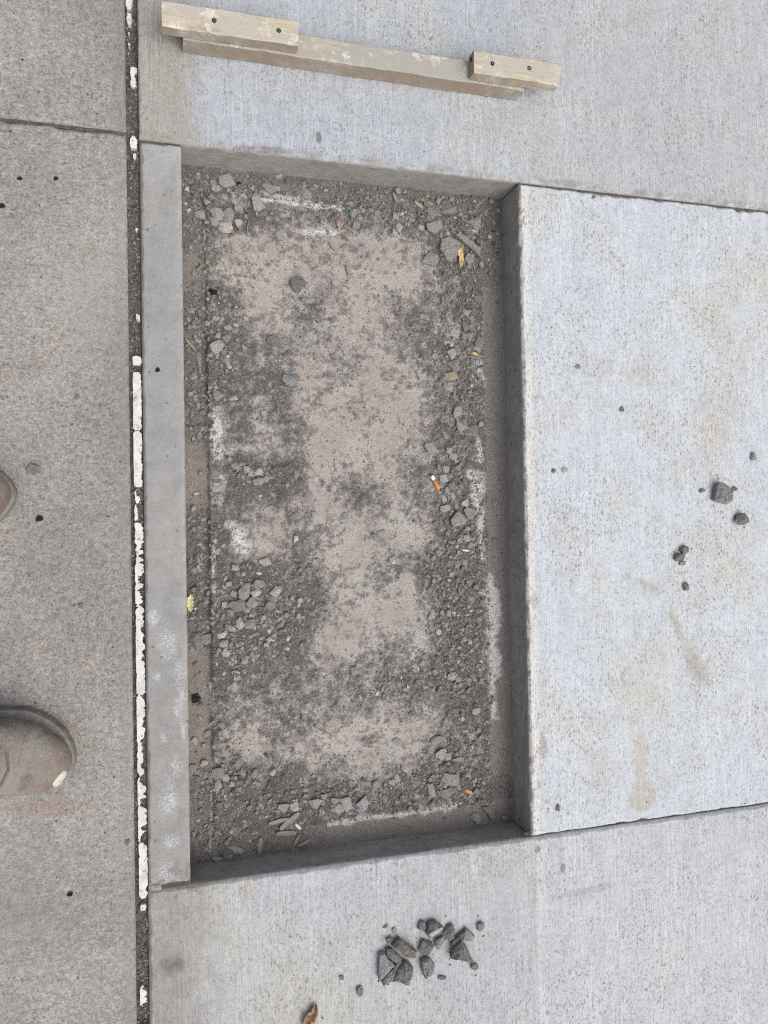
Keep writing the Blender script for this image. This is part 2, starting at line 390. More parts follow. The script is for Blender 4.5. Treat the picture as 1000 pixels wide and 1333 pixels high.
# ------------------------------------------------------------------ the pavement: slabs
CHR = random.Random(5)
def edge_chips(n, ax, fixed, lo, hi):
    return [((CHR.uniform(lo, hi), fixed) if ax == 'x' else (fixed, CHR.uniform(lo, hi))) + (CHR.uniform(.004, .014), CHR.uniform(.001, .0035)) for _ in range(n)]
def slab(name, x0, x1, y0, y1, top_mat, r=.004, depth=.135, jit=.0012, chips=(), seed=0):
    """a slab with worn, slightly chipped arrises; outline stepped finely where it can be seen"""
    VX0, VX1, VY0, VY1 = -.4, 1.3, -1.75, .55
    def steps(a, b, lo, hi):
        s = sorted({a, b, *[v for v in (lo, hi) if a < v < b]}); out = []
        for p, q in zip(s[:-1], s[1:]):
            fine = p >= lo - 1e-6 and q <= hi + 1e-6
            n = max(1, int((q - p) / (.006 if fine else .4)))
            out += [p + (q - p) * k / n for k in range(n)]
        return out + [b]
    xs = steps(x0, x1, VX0, VX1); ys = steps(y0, y1, VY0, VY1)
    pts = [(x, y0, 0, 1) for x in xs[:-1]] + [(x1, y, -1, 0) for y in ys[:-1]] + [(x, y1, 0, -1) for x in xs[:0:-1]] + [(x0, y, 1, 0) for y in ys[:0:-1]]
    corners = {(x0, y0): (1, 1), (x1, y0): (-1, 1), (x1, y1): (-1, -1), (x0, y1): (1, -1)}
    P0 = np.array([(p[0], p[1]) for p in pts]); Nn = np.array([corners.get((p[0], p[1]), (p[2], p[3])) for p in pts], float)
    s = P0[:, 0] + P0[:, 1] * 1.37
    j = (fbm(s, s * 0, 60, 4, 40 + seed) - .42).clip(0) * 2 * jit * 3 
    ch = np.zeros(len(s))
    for (cx, cy, rad, dep) in chips:
        d = np.hypot(P0[:, 0] - cx, P0[:, 1] - cy); ch += dep * np.clip(1 - d / rad, 0, 1) ** .6
    cn = np.zeros(len(s)); 
    rr = r * (1 + 1.1 * (fbm(s, s * 0, 45, 4, 80 + seed) - .5)) + ch
    rings = []
    for ins, z in ((0, -depth), (0, 'lo'), (0, None), (.28, .72), (.62, .32), (1.0, 0.0)):
        q = P0 + Nn * (j + ch * .35)[:, None] * (0 if z in (-depth, 'lo') else .35 if z is None else 1)
        if z == -depth: zz = np.full(len(s), -depth)
        elif z == 'lo': zz = -rr - .007 - ch
        elif z is None: zz = -rr
        else: q = q + Nn * (rr * ins)[:, None]; zz = -rr * z * (1 - .3 * ins)
        if ins == 1.0: zz = np.zeros(len(s))
        rings.append(np.column_stack([q, zz]))
    n = len(s); V = np.vstack(rings); F = []
    for k in range(5):
        for i in range(n):
            i2 = (i + 1) % n; F.append((k * n + i, k * n + i2, (k + 1) * n + i2, (k + 1) * n + i))
    F.append(tuple(range(5 * n, 6 * n)))
    me = mesh_from(name, V, F)
    me.materials.append(top_mat); me.materials.append(m_formed)
    mi = [1] * (2 * n) + [0] * (3 * n) + [0]
    me.polygons.foreach_set('material_index', mi)
    me.polygons.foreach_set('use_smooth', [False] * n + [True] * (4 * n) + [False])
    return me

pav = struct(empty('pavement'))
JL, JR = -.0868, -.0672
link('concrete_slab', slab('slab_a', -3.2, JL, .0085, 3.0, m_left_a, r=.006, seed=1), parent=pav)
link('concrete_slab', slab('slab_b', -3.2, JL, -3.6, .0055, m_left_b, r=.006, seed=2, chips=[]), parent=pav)
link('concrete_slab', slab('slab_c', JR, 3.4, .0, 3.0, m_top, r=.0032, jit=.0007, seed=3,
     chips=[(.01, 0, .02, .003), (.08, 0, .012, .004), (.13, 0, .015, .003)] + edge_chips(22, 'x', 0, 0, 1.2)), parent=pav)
link('concrete_slab', slab('slab_d', .611, 3.4, -1.2166, -.0036, m_right, r=.0042, jit=.0008, seed=4, chips=edge_chips(20, 'y', .611, -1.2, -.02) + edge_chips(10, 'x', -1.2166, .65, 1.2) + edge_chips(10, 'x', -.0036, .65, 1.2)), parent=pav)
link('concrete_slab', slab('slab_e', JR, 3.4, -3.6, -1.2195, m_bottom, r=.0055, jit=.0006, seed=5,
     chips=[(.625, -1.2195, .012, .003)] + edge_chips(20, 'x', -1.2195, .02, 1.2)), parent=pav)
link('concrete_edge_strip', slab('slab_f', JR + .0008, -.0005, -1.2130, -.004, m_strip, r=.0042, jit=.0008, seed=6), parent=pav)
link('joint_mortar', slab('mortar', JR + .001, -.046, -1.2215, -1.211, m_strip, r=.0012, depth=.05, jit=.001, seed=8), parent=pav).location.z = -.0012
gr = mesh_from('ground', [(-45, -45, -.15), (45, -45, -.15), (45, 45, -.15), (-45, 45, -.15)], [(0, 1, 2, 3)])
struct(link('ground', gr, m_dirt))

# ------------------------------------------------------------------ floor of the recess
ROWS = """8767677788888888 7654445677767677 7666655566656667 6543443343335666 5442233422226665 5442233321124565
6642245422444566 7653345322564466 7763343322455367 8864533442234666 8766642342334565 8766642232223666
7565642232224666 7464452222235666 6464452222334555 6577761232345665 6477662455353665 5464552353246655
6663353223225665 7652464223335765 8676675334556765 8688776333236775 8788876332225775 8788875332235775
7788774233424674 6787764344556774 6777664444665675 6644454544443676 6644455433333566 6633543223124666
6654543432235666 7766665444456666 7777766776666777 6777666666555577 6766666666666777 6766666666666777""".split()
DM = np.array([[int(c) for c in r] for r in ROWS], float) / 8.0
DM[3:9, 1:6] -= .04; DM[12:15, 2:5] -= .06; DM += .02
def darkmap(x, y):
    u, v = photo_of(x, y, -.073)
    a = np.clip((u - 262.5) / 25, 0, 14.999); b = np.clip((v - 237.5) / 25, 0, 34.999)
    i = a.astype(int); j = b.astype(int); fa = a - i; fb = b - j
    return (DM[j, i] * (1 - fa) + DM[j, i + 1] * fa) * (1 - fb) + (DM[j + 1, i] * (1 - fa) + DM[j + 1, i + 1] * fa) * fb
RX0, RX1, RY0, RY1 = .0415, .5645, -1.1755, -.0465       # edges of the raised bed inside the perimeter groove
WHITE = [(300, 252, 440, 270, 4, .9), (395, 300, 440, 303, 5, .8), (330, 250, 400, 262, 4, .5), (277, 545, 283, 590, 8, .7), (305, 690, 312, 715, 13, .95),
         (278, 705, 276, 770, 3, .8), (621, 570, 622, 600, 4, .8), (615, 620, 622, 650, 10, .75), (622, 655, 626, 725, 5, .75), (636, 760, 648, 800, 10, .8),
         (640, 800, 645, 880, 9, .85), (640, 880, 643, 935, 6, .6), (430, 1073, 520, 1060, 4, .8), (520, 1060, 592, 1050, 5, .85), (560, 295, 640, 250, 0, 0),
         (275, 890, 277, 930, 2, .7), (276, 995, 274, 1110, 2, .5), (620, 470, 628, 500, 6, .5), (388, 370, 398, 372, 12, .35)]
def seg_mask(x, y):
    u, v = photo_of(x, y, -.073); m = np.zeros_like(u)
    un = (fbm(x, y, 70, 3, 301) - .5); vn = (fbm(x, y, 70, 3, 311) - .5)
    for (a, b, c, d, r, k) in WHITE:
        if r == 0: continue
        uu = u + un * r * 2.2; vv = v + vn * r * 2.2
        L2 = (c - a) ** 2 + (d - b) ** 2; t = np.clip(((uu - a) * (c - a) + (vv - b) * (d - b)) / L2, 0, 1)
        dd = np.hypot(uu - a - t * (c - a), vv - b - t * (d - b))
        m = np.maximum(m, k * np.clip(1.25 - dd / r, 0, 1))
    return m
def floor_parts(x, y):
    dk = darkmap(x, y)
    n1 = fbm(x, y, 22, 4, 101); n2 = fbm(x, y, 95, 4, 131, .65)
    dirt = np.clip(dk + (n1 - .5) * .45 + (n2 - .5) * .55, 0, 1.2)
    wob = (fbm(x, y, 60, 3, 151) - .5) * .004
    ins = np.minimum(np.minimum(x - RX0, RX1 - x), np.minimum(y - RY0, RY1 - y)) + wob * .5
    plat = sstep(-.0009, .0009, ins)
    gap = .35 + .65 * sstep(-.26, -.34, y) * sstep(-1.06, -.98, y)          # the edge is buried under debris near the ends
    gm = (x > RX1 - .002) * sstep(-.15, -.21, y) * sstep(-1.15, -1.10, y) + (x < RX0) * (sstep(-.47, -.50, y) * sstep(-.62, -.58, y) + sstep(-.82, -.86, y) * sstep(-1.14, -1.0, y)) * .8 + (y < RY0 + .004) * sstep(.18, .26, x)
    gm = np.clip(gm, 0, 1) * (1 - plat)
    dirt = dirt * (1 - .62 * gm)
    white = seg_mask(x, y)
    z = -PD_ + .0085 * plat * gap + .0035 * np.clip(white, 0, 1)
    z = z + sstep(.55, .95, dirt) * (.0035 + .004 * (fbm(x, y, 30, 3, 171) - .3)) * (.35 + .65 * plat)
    z = z + (fbm(x, y, 9, 3, 181) - .5) * .004 + (n2 - .5) * .0022 * (.35 + .8 * sstep(.3, .8, dirt))
    return z, dirt, plat, white
def floor_z(x, y):
    xa = np.array([x], float); ya = np.array([y], float)
    return float(floor_parts(xa, ya)[0][0])
NX, NY = 300, 580
gx, gy = np.meshgrid(np.linspace(-.012, PW_ + .014, NX), np.linspace(-PL_ - .014, .014, NY))
fx, fy = gx.ravel(), gy.ravel()
fz, fd, fp, fw = floor_parts(fx, fy)
idx = np.arange(NX * NY).reshape(NY, NX)
F = np.stack([idx[:-1, :-1], idx[:-1, 1:], idx[1:, 1:], idx[1:, :-1]], -1).reshape(-1, 4)
fm = mesh_np('recess_floor', np.column_stack([fx, fy, fz]), F, True)
fattr(fm, 'dirt', fd); fattr(fm, 'bed', fp); fattr(fm, 'mortar', fw)
def floor_mat():
    g = G('recess_floor', .95)
    d = g.attr('dirt').outputs['Fac']; bed = g.attr('bed').outputs['Fac']; mo = g.attr('mortar').outputs['Fac']
    f1 = g.noise(130, 4, .7); f2 = g.noise(420, 3, .75); f5 = g.noise(52, 5, .72); f3 = g.noise(14, 4, .6); f4 = g.noise(6, 3, .5)
    dd = g.math('ADD', d, g.math('MULTIPLY', g.math('SUBTRACT', f1, .5), 1.3))
    dd = g.math('ADD', dd, g.math('MULTIPLY', g.math('SUBTRACT', f2, .5), .80))
    dd = g.math('ADD', dd, g.math('MULTIPLY', g.math("SUBTRACT", f5, .5), 1.9))
    dd = g.math('ADD', g.math('MULTIPLY', dd, .90), .045)
    pale = g.mix(g.mr(f3, .40, .62), (.395, .374, .344), (.352, .328, .300))
    pale = g.mix(g.mr(f4, .50, .64, 0, .6), pale, (.368, .322, .292))
    brown = g.mix(g.mr(f3, .4, .6), (.208, .189, .173), (.270, .248, .228))
    grey = g.mix(g.mr(f1, .35, .65), (.090, .086, .081), (.150, .144, .138))
    col = g.mix(g.mr(dd, .33, .52, 0, 1), pale, brown)
    col = g.mix(g.mr(dd, .56, .80, 0, 1, True), col, grey)
    rim = g.mix(g.mr(f1, .35, .65), (.165, .148, .133), (.235, .213, .194))
    rimk = g.math('MULTIPLY', g.math('SUBTRACT', 1.0, bed), g.mr(dd, 1.0, .7, .25, .8))
    col = g.mix(rimk, col, rim)
    col = g.mix(g.math('MULTIPLY', g.mr(mo, 0, .6), g.mr(f1, .30, .48)), col, (.52, .51, .49))
    lum = g.math('ADD', .55, g.math('MULTIPLY', f2, .9))
    col = g.mix(1.0, col, lum, 'MULTIPLY')
    p = g.math('MAXIMUM', g.pores(160, .36, 3, .15), g.pores(70, .3, 4, .1)); col = g.mix(g.math('MULTIPLY', p, .6), col, (.05, .045, .04))
    g.color(col)
    g.bump(g.math('ADD', g.math('ADD', f1, g.math('MULTIPLY', f2, .7)), f5), 1.0, .0024)
    return g.m
link('recess_floor', fm, floor_mat(), pav)

# bed of dirt in the long joint
NJX, NJY = 12, 900
jx, jy = np.meshgrid(np.linspace(JL - .003, JR + .003, NJX), np.linspace(-1.75, .55, NJY))
jx, jy = jx.ravel(), jy.ravel()
jz = -.011 + (fbm(jx, jy, 150, 3, 201) - .5) * .006 + (fbm(jx, jy, 14, 3, 211) - .5) * .006
idx = np.arange(NJX * NJY).reshape(NJY, NJX)
Fj = np.stack([idx[:-1, :-1], idx[:-1, 1:], idx[1:, 1:], idx[1:, :-1]], -1).reshape(-1, 4)
link('joint_dirt', mesh_np('joint_dirt', np.column_stack([jx, jy, jz]), Fj, True), m_dirt, pav)
# dirt deep in the thin cross joints and at the end of the strip
for nm, (xa, xb, ya, yb, z) in {'j1': (-3.1, JL, .004, .010, -.005), 'j2': (.61, 3.3, -.006, .002, -.006), 'j3': (.6, 3.3, -1.222, -1.212, -.008),
                                'j4': (JR, -.0005, -.006, .003, -.006), 'j5': (JR, -.0005, -1.222, -1.210, -.0065)}.items():
    link('joint_dirt', mesh_from(nm, [(xa, ya, z), (xb, ya, z), (xb, yb, z), (xa, yb, z)], [(0, 1, 2, 3)]), m_dirt, pav)

# ------------------------------------------------------------------ stone shapes
def hull_mesh(name, seed, npts, box=.5, rough=0.0):
    r = random.Random(seed); bm = bmesh.new()
    for i in range(npts):
        v = Vector((r.gauss(0, 1), r.gauss(0, 1), r.gauss(0, 1))).normalized()
        b = max(abs(v.x), abs(v.y), abs(v.z))
        v = v * (1 - box) + (v / b) * box * .85
        bm.verts.new(v * r.uniform(.82, 1.0))
    bmesh.ops.convex_hull(bm, input=bm.verts)
    for v in [v for v in bm.verts if not v.link_faces]: bm.verts.remove(v)
    if rough:
        bmesh.ops.triangulate(bm, faces=bm.faces)
        bmesh.ops.subdivide_edges(bm, edges=bm.edges, cuts=2, use_grid_fill=True)
        for v in bm.verts:
            k = mnoise.fractal(v.co * 2.1 + Vector((seed * 3.1, 0, 0)), 1.0, 2.0, 4)
            v.co += v.co.normalized() * k * rough
    mn = [min(v.co[i] for v in bm.verts) for i in range(3)]; mx = [max(v.co[i] for v in bm.verts) for i in range(3)]
    for v in bm.verts:
        v.co = Vector(((v.co[i] - mn[i]) / (mx[i] - mn[i]) - .5) for i in range(3))
    bmesh.ops.recalc_face_normals(bm, faces=bm.faces)
    me = bpy.data.meshes.new(name); bm.to_mesh(me); bm.free()
    return me
def stone_mat():
    g = G('stone', .92)
    oi = g.n('ShaderNodeObjectInfo')
    f = g.noise(5.5, 5, .7); f2 = g.noise(16, 4, .7)
    lum = g.math('ADD', .80, g.math('MULTIPLY', g.math('SUBTRACT', f, .5), .8))
    lum = g.math('ADD', lum, g.math('MULTIPLY', g.math('SUBTRACT', f2, .5), .6))
    lum = g.math('ADD', lum, g.math('MULTIPLY', oi.outputs['Random'], .30))
    col = g.mix(1.0, oi.outputs['Color'], lum, 'MULTIPLY')
    dust = g.mr(g.noise(3.2, 4, .6), .52, .68, 0, .45)
    col = g.mix(dust, col, (.26, .235, .21))
    g.color(col); g.bump(g.math('ADD', f, g.math('MULTIPLY', f2, .5)), .5, .05)
    return g.m
m_stone = stone_mat()
CHUNK = [hull_mesh('chunk_shape', 100 + i, 13 + i % 5, .55, .16) for i in range(9)]
CHIP = [hull_mesh('chip_shape', 200 + i, 12 + i % 5, .35, .10) for i in range(9)]
PEB = [hull_mesh('pebble_shape', 300 + i, 15, .45) for i in range(10)]
for me in CHUNK + CHIP + PEB: me.materials.append(m_stone)
TONE = {'g': (.275, .273, .266), 'd': (.225, .221, .214), 'k': (.02, .02, .02), 'p': (.43, .42, .40), 'w': (.60, .58, .54), 'b': (.245, .232, .216),
        't': (.34, .285, .22), 'u': (.32, .33, .35), 'c': (.42, .37, .29), 'm': (.345, .34, .33), 'v': (.27, .285, .262)}
def stone(name, px, py, w_, h_, rot, flat, tone, base, pool, embed=.12, tilt=6, zfun=None, rid=None):
    """w_, h_ in photo points across; flat = thickness / smaller width"""
    z0 = base
    x, y = G2(px, py, z0 + .004)
    if zfun: z0 = zfun(x, y); x, y = G2(px, py, z0 + .003)
    d = math.hypot(math.hypot(x - CAM[0], y - CAM[1]), CAM[2] - z0)
    vx, vz = x - CAM[0], CAM[2] - z0
    s = (vz * math.cos(ROT[1]) + vx * math.sin(-ROT[1])) / FPX
    W, H = w_ * s, h_ * s; T = min(W, H) * flat
    me = pool[(rid if rid is not None else RND.randrange(99)) % len(pool)]
    o = link(name, me)
    o.location = (x, y, z0 + T * (.5 - embed)); o.scale = (W, H, T)
    o.rotation_euler = (math.radians(RND.uniform(-tilt, tilt)), math.radians(RND.uniform(-tilt, tilt)), math.radians(rot))
    o.color = (*TONE[tone], 1)
    return o

# angular fragments drawn from their outline
def plate(name, pts, base, thick, tone, zfun=None, tilt=(0, 0), taper=.16, seed=1):
    r = random.Random(seed); cx = sum(p[0] for p in pts) / len(pts); cy = sum(p[1] for p in pts) / len(pts)
    x, y = G2(cx, cy, base); z0 = zfun(x, y) + .0006 if zfun else base
    W = [Vector((*G2(px, py, z0 + thick * .6), 0)) for px, py in pts]
    c = sum(W, Vector()) / len(W)
    out = []
    for i, p in enumerate(W):                       # roughen the outline a little
        q = W[(i + 1) % len(W)]; out.append(p - c)
        L = (q - p).length; n = max(1, int(L / .006))
        nd = Vector((-(q - p).y, (q - p).x, 0)).normalized()
        for k in range(1, n): out.append(p.lerp(q, k / n) - c + nd * r.uniform(-.0009, .0009))
    n = len(out); V = []
    for k, (sc_, zz) in enumerate(((.90, 0), (1.0, .35), (.98, .70), (1 - taper * .35, .92), (.5, 1.0))):
        for p in out:
            V.append((p.x * sc_ + (r.uniform(-.0005, .0005)), p.y * sc_ + r.uniform(-.0005, .0005), thick * zz + (r.uniform(-.14, .14) * thick if k >= 3 else r.uniform(-.05, .05) * thick * (k > 0))))
    V.append((0, 0, thick * 1.05)); F = []
    for k in range(4):
        for i in range(n): F.append((k * n + i, k * n + (i + 1) % n, (k + 1) * n + (i + 1) % n, (k + 1) * n + i))
    for i in range(n): F.append((4 * n + i, 4 * n + (i + 1) % n, 5 * n))
    F.append(tuple(range(n))[::-1])
    me = mesh_from(name, V, F); me.materials.append(m_plate)
    o = link(name, me); o.location = (c.x, c.y, z0); o.color = (*TONE[tone], 1)
    o.rotation_euler = (math.radians(tilt[0]), math.radians(tilt[1]), 0)
    return o
def plate_mat():
    g = G('fragment', .92)
    oi = g.n('ShaderNodeObjectInfo')
    f = g.noise(190, 5, .7); f2 = g.noise(700, 3, .7)
    lum = g.math('ADD', .95, g.math('MULTIPLY', g.math('SUBTRACT', f, .5), .75)); lum = g.math('ADD', lum, g.math('MULTIPLY', g.math('SUBTRACT', f2, .5), .5))
    col = g.mix(1.0, oi.outputs['Color'], lum, 'MULTIPLY')
    col = g.mix(g.mr(g.noise(110, 4, .6), .55, .7, 0, .4), col, (.25, .228, .205))
    g.color(col); g.bump(g.math('ADD', f, f2), 1.0, .003); return g.m
m_plate = plate_mat()
# ------------------------------------------------------------------ timber strike-off with two end blocks
def wood_mat(name, base, cement, amount):
    g = G(name, .85)
    v = g.vscale((7, 120, 120)); gn = g.noise(1, 5, .65, v, dist=.6)
    big = g.noise(13, 4, .6); f = g.noise(260, 3, .7)
    col = g.mix(g.mr(gn, .38, .62), tuple(c * .70 for c in base), base)
    sm = g.mr(g.math('ADD', big, g.math('MULTIPLY', g.math('SUBTRACT', g.noise(60, 4, .65), .5), .5)), .60 - amount, .72 - amount)
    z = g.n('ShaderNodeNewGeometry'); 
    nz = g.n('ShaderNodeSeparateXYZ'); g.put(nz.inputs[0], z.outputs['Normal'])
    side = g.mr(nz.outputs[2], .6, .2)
    col = g.mix(sm, col, cement)
    kn = g.mr(g.noise(21, 4, .7), .60, .70, 0, .7); col = g.mix(kn, col, (.27, .26, .235))
    wh = g.math('MULTIPLY', g.mr(g.noise(34, 4, .65), .56, .64), g.mr(f, .36, .5))
    col = g.mix(g.math('MULTIPLY', wh, .8), col, (.62, .59, .52))
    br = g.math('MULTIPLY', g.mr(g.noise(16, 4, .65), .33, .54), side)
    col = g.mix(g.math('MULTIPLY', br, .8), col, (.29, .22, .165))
    col = g.mix(1.0, col, g.math('ADD', .8, g.math('MULTIPLY', f, .4)), 'MULTIPLY')
    g.color(col); g.bump(g.math('ADD', gn, g.math('MULTIPLY', big, 1.0)), .4, .0015); return g.m
m_block = wood_mat('pine_block', (.57, .51, .385), (.42, .40, .35), .15)
m_plank = wood_mat('pine_plank', (.47, .435, .35), (.345, .337, .30), .24)
def metal_mat(name, c, r=.45):
    g = G(name, r); g.b.inputs['Metallic'].default_value = .7; f = g.noise(900, 3, .6)
    g.color(g.mix(g.mr(f, .3, .7), tuple(k * .5 for k in c), c)); return g.m
m_screw = metal_mat('dull_screw', (.20, .185, .165)); 
g_ = G('hole_dark', .95); g_.color((.02, .017, .014)); m_hole = g_.m
def timber(name, x0, x1, y0, y1, z0, z1, seed, bev=.0018, cham=None, skew=0.0):
    bm = bmesh.new(); r = random.Random(seed)
    n = max(4, int((x1 - x0) / .018)); rings = []
    for i in range(n + 1):
        x = x0 + (x1 - x0) * i / n
        j = lambda a=.0006: r.uniform(-a, a)
        b = bev; yy0 = y0 + skew * i / n; yy1 = y1 + skew * i / n
        prof = [(yy0 + b, z0), (yy1 - b, z0), (yy1, z0 + b), (yy1, z1 - b), (yy1 - b, z1), (yy0 + b, z1), (yy0, z1 - b), (yy0, z0 + b)]
        ex = (1 if i == 0 else (-1 if i == n else 0)) * .0008
        rings.append([bm.verts.new((x + j(.0004), y + j() , z + j(.0004))) for y, z in prof])
    for a, c in zip(rings[:-1], rings[1:]):
        for k in range(8): bm.faces.new((a[k], c[k], c[(k + 1) % 8], a[(k + 1) % 8]))
    bm.faces.new(rings[0]); bm.faces.new(rings[-1][::-1])
    if cham:
        for v in rings[-1]:
            if v.co.z > (z0 + z1) / 2 and v.co.y < (y0 + y1) / 2: v.co.z -= cham; 
            if v.co.y < (y0 + y1) / 2: v.co.x -= cham * 1.5
    bmesh.ops.recalc_face_normals(bm, faces=bm.faces)
    me = bpy.data.meshes.new(name); bm.to_mesh(me); bm.free(); return me
OX, OY = .30, .172
tb = empty('timber_strikeoff', (OX, OY, 0))
tag(tb, 'pale timber batten with two screwed end blocks lying above the recess', 'timber')
link('batten', timber('batten', .004 - OX, .613 - OX, .151 - OY, .190 - OY, .0006, .038, 3, cham=.004), m_plank, tb)
def screw(parent, x, y, z, rad, deep):
    bm = bmesh.new(); n = 14
    prof = [(rad * 1.35, .0002), (rad * 1.2, .0007), (rad, -.0002), (rad * .92, .0006), (rad * .45, .0007)]
    rings = [[bm.verts.new((rr * math.cos(2 * math.pi * i / n) * (1 + .10 * math.sin(i * 2.3)), rr * math.sin(2 * math.pi * i / n), zz)) for i in range(n)] for rr, zz in prof]
    for a, c in zip(rings[:-1], rings[1:]):
        for i in range(n): bm.faces.new((a[i], a[(i + 1) % n], c[(i + 1) % n], c[i]))
    bm.faces.new([bm.verts.new((rad * .42 * math.cos(2 * math.pi * i / n), rad * .42 * math.sin(2 * math.pi * i / n), -.0005 if not deep else -.001)) for i in range(n)])
    bmesh.ops.recalc_face_normals(bm, faces=bm.faces)
    me = bpy.data.meshes.new('screw'); bm.to_mesh(me); bm.free()
    me.materials.append(m_screw); me.materials.append(m_hole)
    for p in me.polygons:
        rr = math.hypot(p.center.x, p.center.y)
        p.material_index = 1 if (rr > rad * .95 or deep or rr < rad * .40) else 0
    o = link('screw', me, None, parent); o.location = (x, y, z); return o
b1 = link('end_block', timber('b1', -.029 - OX, .187 - OX, .152 - OY, .193 - OY, .0385, .063, 5, .0022, skew=.002), m_block, tb)
b2 = link('end_block', timber('b2', .4975 - OX, .672 - OX, .154 - OY, .194 - OY, .0385, .063, 6, .0022, cham=.006, skew=.001), m_block, tb)
for blk, (px, py, dp) in ((b1, (279, 27, 0)), (b1, (363, 40, 0)), (b2, (641, 83, 1)), (b2, (689, 89, 0))):
    x, y = G2(px, py, .063); screw(blk, x - OX, y - OY, .0635, .0029, dp)
s_ = screw(b2, .4972 - OX, .183 - OY, .052, .003, 1); s_.rotation_euler = (0, -math.pi / 2, 0)

# ------------------------------------------------------------------ boots
def leather_mat():
    g = G('dusty_leather', .75)
    a = g.noise(11, 4, .6); b = g.noise(45, 5, .65); f = g.noise(300, 3, .65); gr_ = g.vor(420)[0]
    col = g.mix(g.mr(a, .38, .62), (.248, .236, .214), (.205, .188, .168))
    sc_ = g.mr(g.math('ADD', b, g.math('MULTIPLY', a, .6)), .86, .98)
    col = g.mix(g.math('MULTIPLY', sc_, .6), col, (.135, .098, .08))
    x = g.xyz(0); toe = g.mr(g.math('ADD', x, g.math('MULTIPLY', b, .08)), .300, .335)
    col = g.mix(g.math('MULTIPLY', toe, .42), col, (.19, .14, .115))
    z = g.xyz(2); low = g.mr(g.math('ADD', z, g.math('MULTIPLY', b, .02)), .046, .034)
    col = g.mix(g.math('MULTIPLY', low, .6), col, (.15, .11, .09))
    col = g.mix(1.0, col, g.math('ADD', .78, g.math('MULTIPLY', f, .44)), 'MULTIPLY')
    g.color(col); cr = g.noise(1, 3, .6, g.vscale((55, 14, 14)), dist=1.2); g.bump(g.math('ADD', g.math('ADD', g.math('MULTIPLY', b, 1.6), g.math('MULTIPLY', f, .7)), g.math('MULTIPLY', cr, 2.2)), .55, .0035); return g.m
m_leather = leather_mat()
g_ = G('rubber_sole', .85); q = g_.noise(60, 4, .65); g_.color(g_.mix(g_.mr(q, .35, .65), (.12, .11, .098), (.21, .195, .175))); g_.bump(q, .3, .002); m_sole = g_.m
g_ = G('welt', .8); q = g_.noise(80, 4, .65); g_.color(g_.mix(g_.mr(q, .35, .65), (.17, .155, .135), (.27, .25, .22))); m_welt = g_.m
g_ = G('worn_cap', .6); q = g_.noise(150, 4, .65); g_.color(g_.mix(g_.mr(q, .58, .72), (.56, .54, .48), (.16, .13, .1))); m_cap = g_.m
g_ = G('lace', .9); g_.color((.16, .12, .085)); m_lace = g_.m
BL, BW = .318, .0635
def half(t):            # half width of the sole along the foot, 0 heel .. 1 toe tip
    k = np.interp(t, [0, .03, .08, .18, .38, .55, .70, .80], [.0, .42, .58, .66, .66, .82, 1.0, 1.0])
    if t > .68:
        u = (t - .68) / .32; k = (max(0, 1 - u ** 2.3)) ** .62
    return BW * k
def sole_layer(name, off, z0, z1, mat, parent, groove=False):
    ts = [0, .006, .02, .045, .08, .13, .2, .3, .4, .5, .6, .7, .76, .80, .84, .875, .905, .93, .95, .967, .98, .989, .995, .999, 1.0]
    left = []; right = []
    for t in ts:
        x = t * BL; hw = half(t)
        shift = .010 * math.sin(max(0, t - .3) * 2.2)
        left.append((x, hw + shift)); right.append((x, -hw + shift))
    out = right + left[-2:0:-1]
    c = (BL * .55, 0); 
    def scl(p, k):
        d = math.hypot(p[0] - c[0], p[1] - c[1]); return (p[0] + (p[0] - c[0]) / d * k, p[1] + (p[1] - c[1]) / d * k)
    rings = []
    prof = [(off - .002, z0), (off, z0 + .003), (off, z1 - .0025), (off - .0015, z1 - .0006), (off - .004, z1)]
    if groove: prof = [(off - .002, z0), (off, z0 + .003), (off, z0 + .009), (off - .002, z0 + .0105), (off - .002, z0 + .012), (off, z0 + .0135), (off, z1 - .0025), (off - .0015, z1 - .0006), (off - .006, z1)]
    V = []; n = len(out)
    for k, z in prof:
        for p in out: V.append((*scl(p, k), z))
    F = []
    for k in range(len(prof) - 1):
        for i in range(n): F.append((k * n + i, k * n + (i + 1) % n, (k + 1) * n + (i + 1) % n, (k + 1) * n + i))
    F.append(tuple(range(n))[::-1]); F.append(tuple(range((len(prof) - 1) * n, len(prof) * n)))
    me = mesh_from(name, V, F); 
    me.polygons.foreach_set('use_smooth', [True] * (len(F) - 2) + [False] * 2)
    return link(name, me, mat, parent)
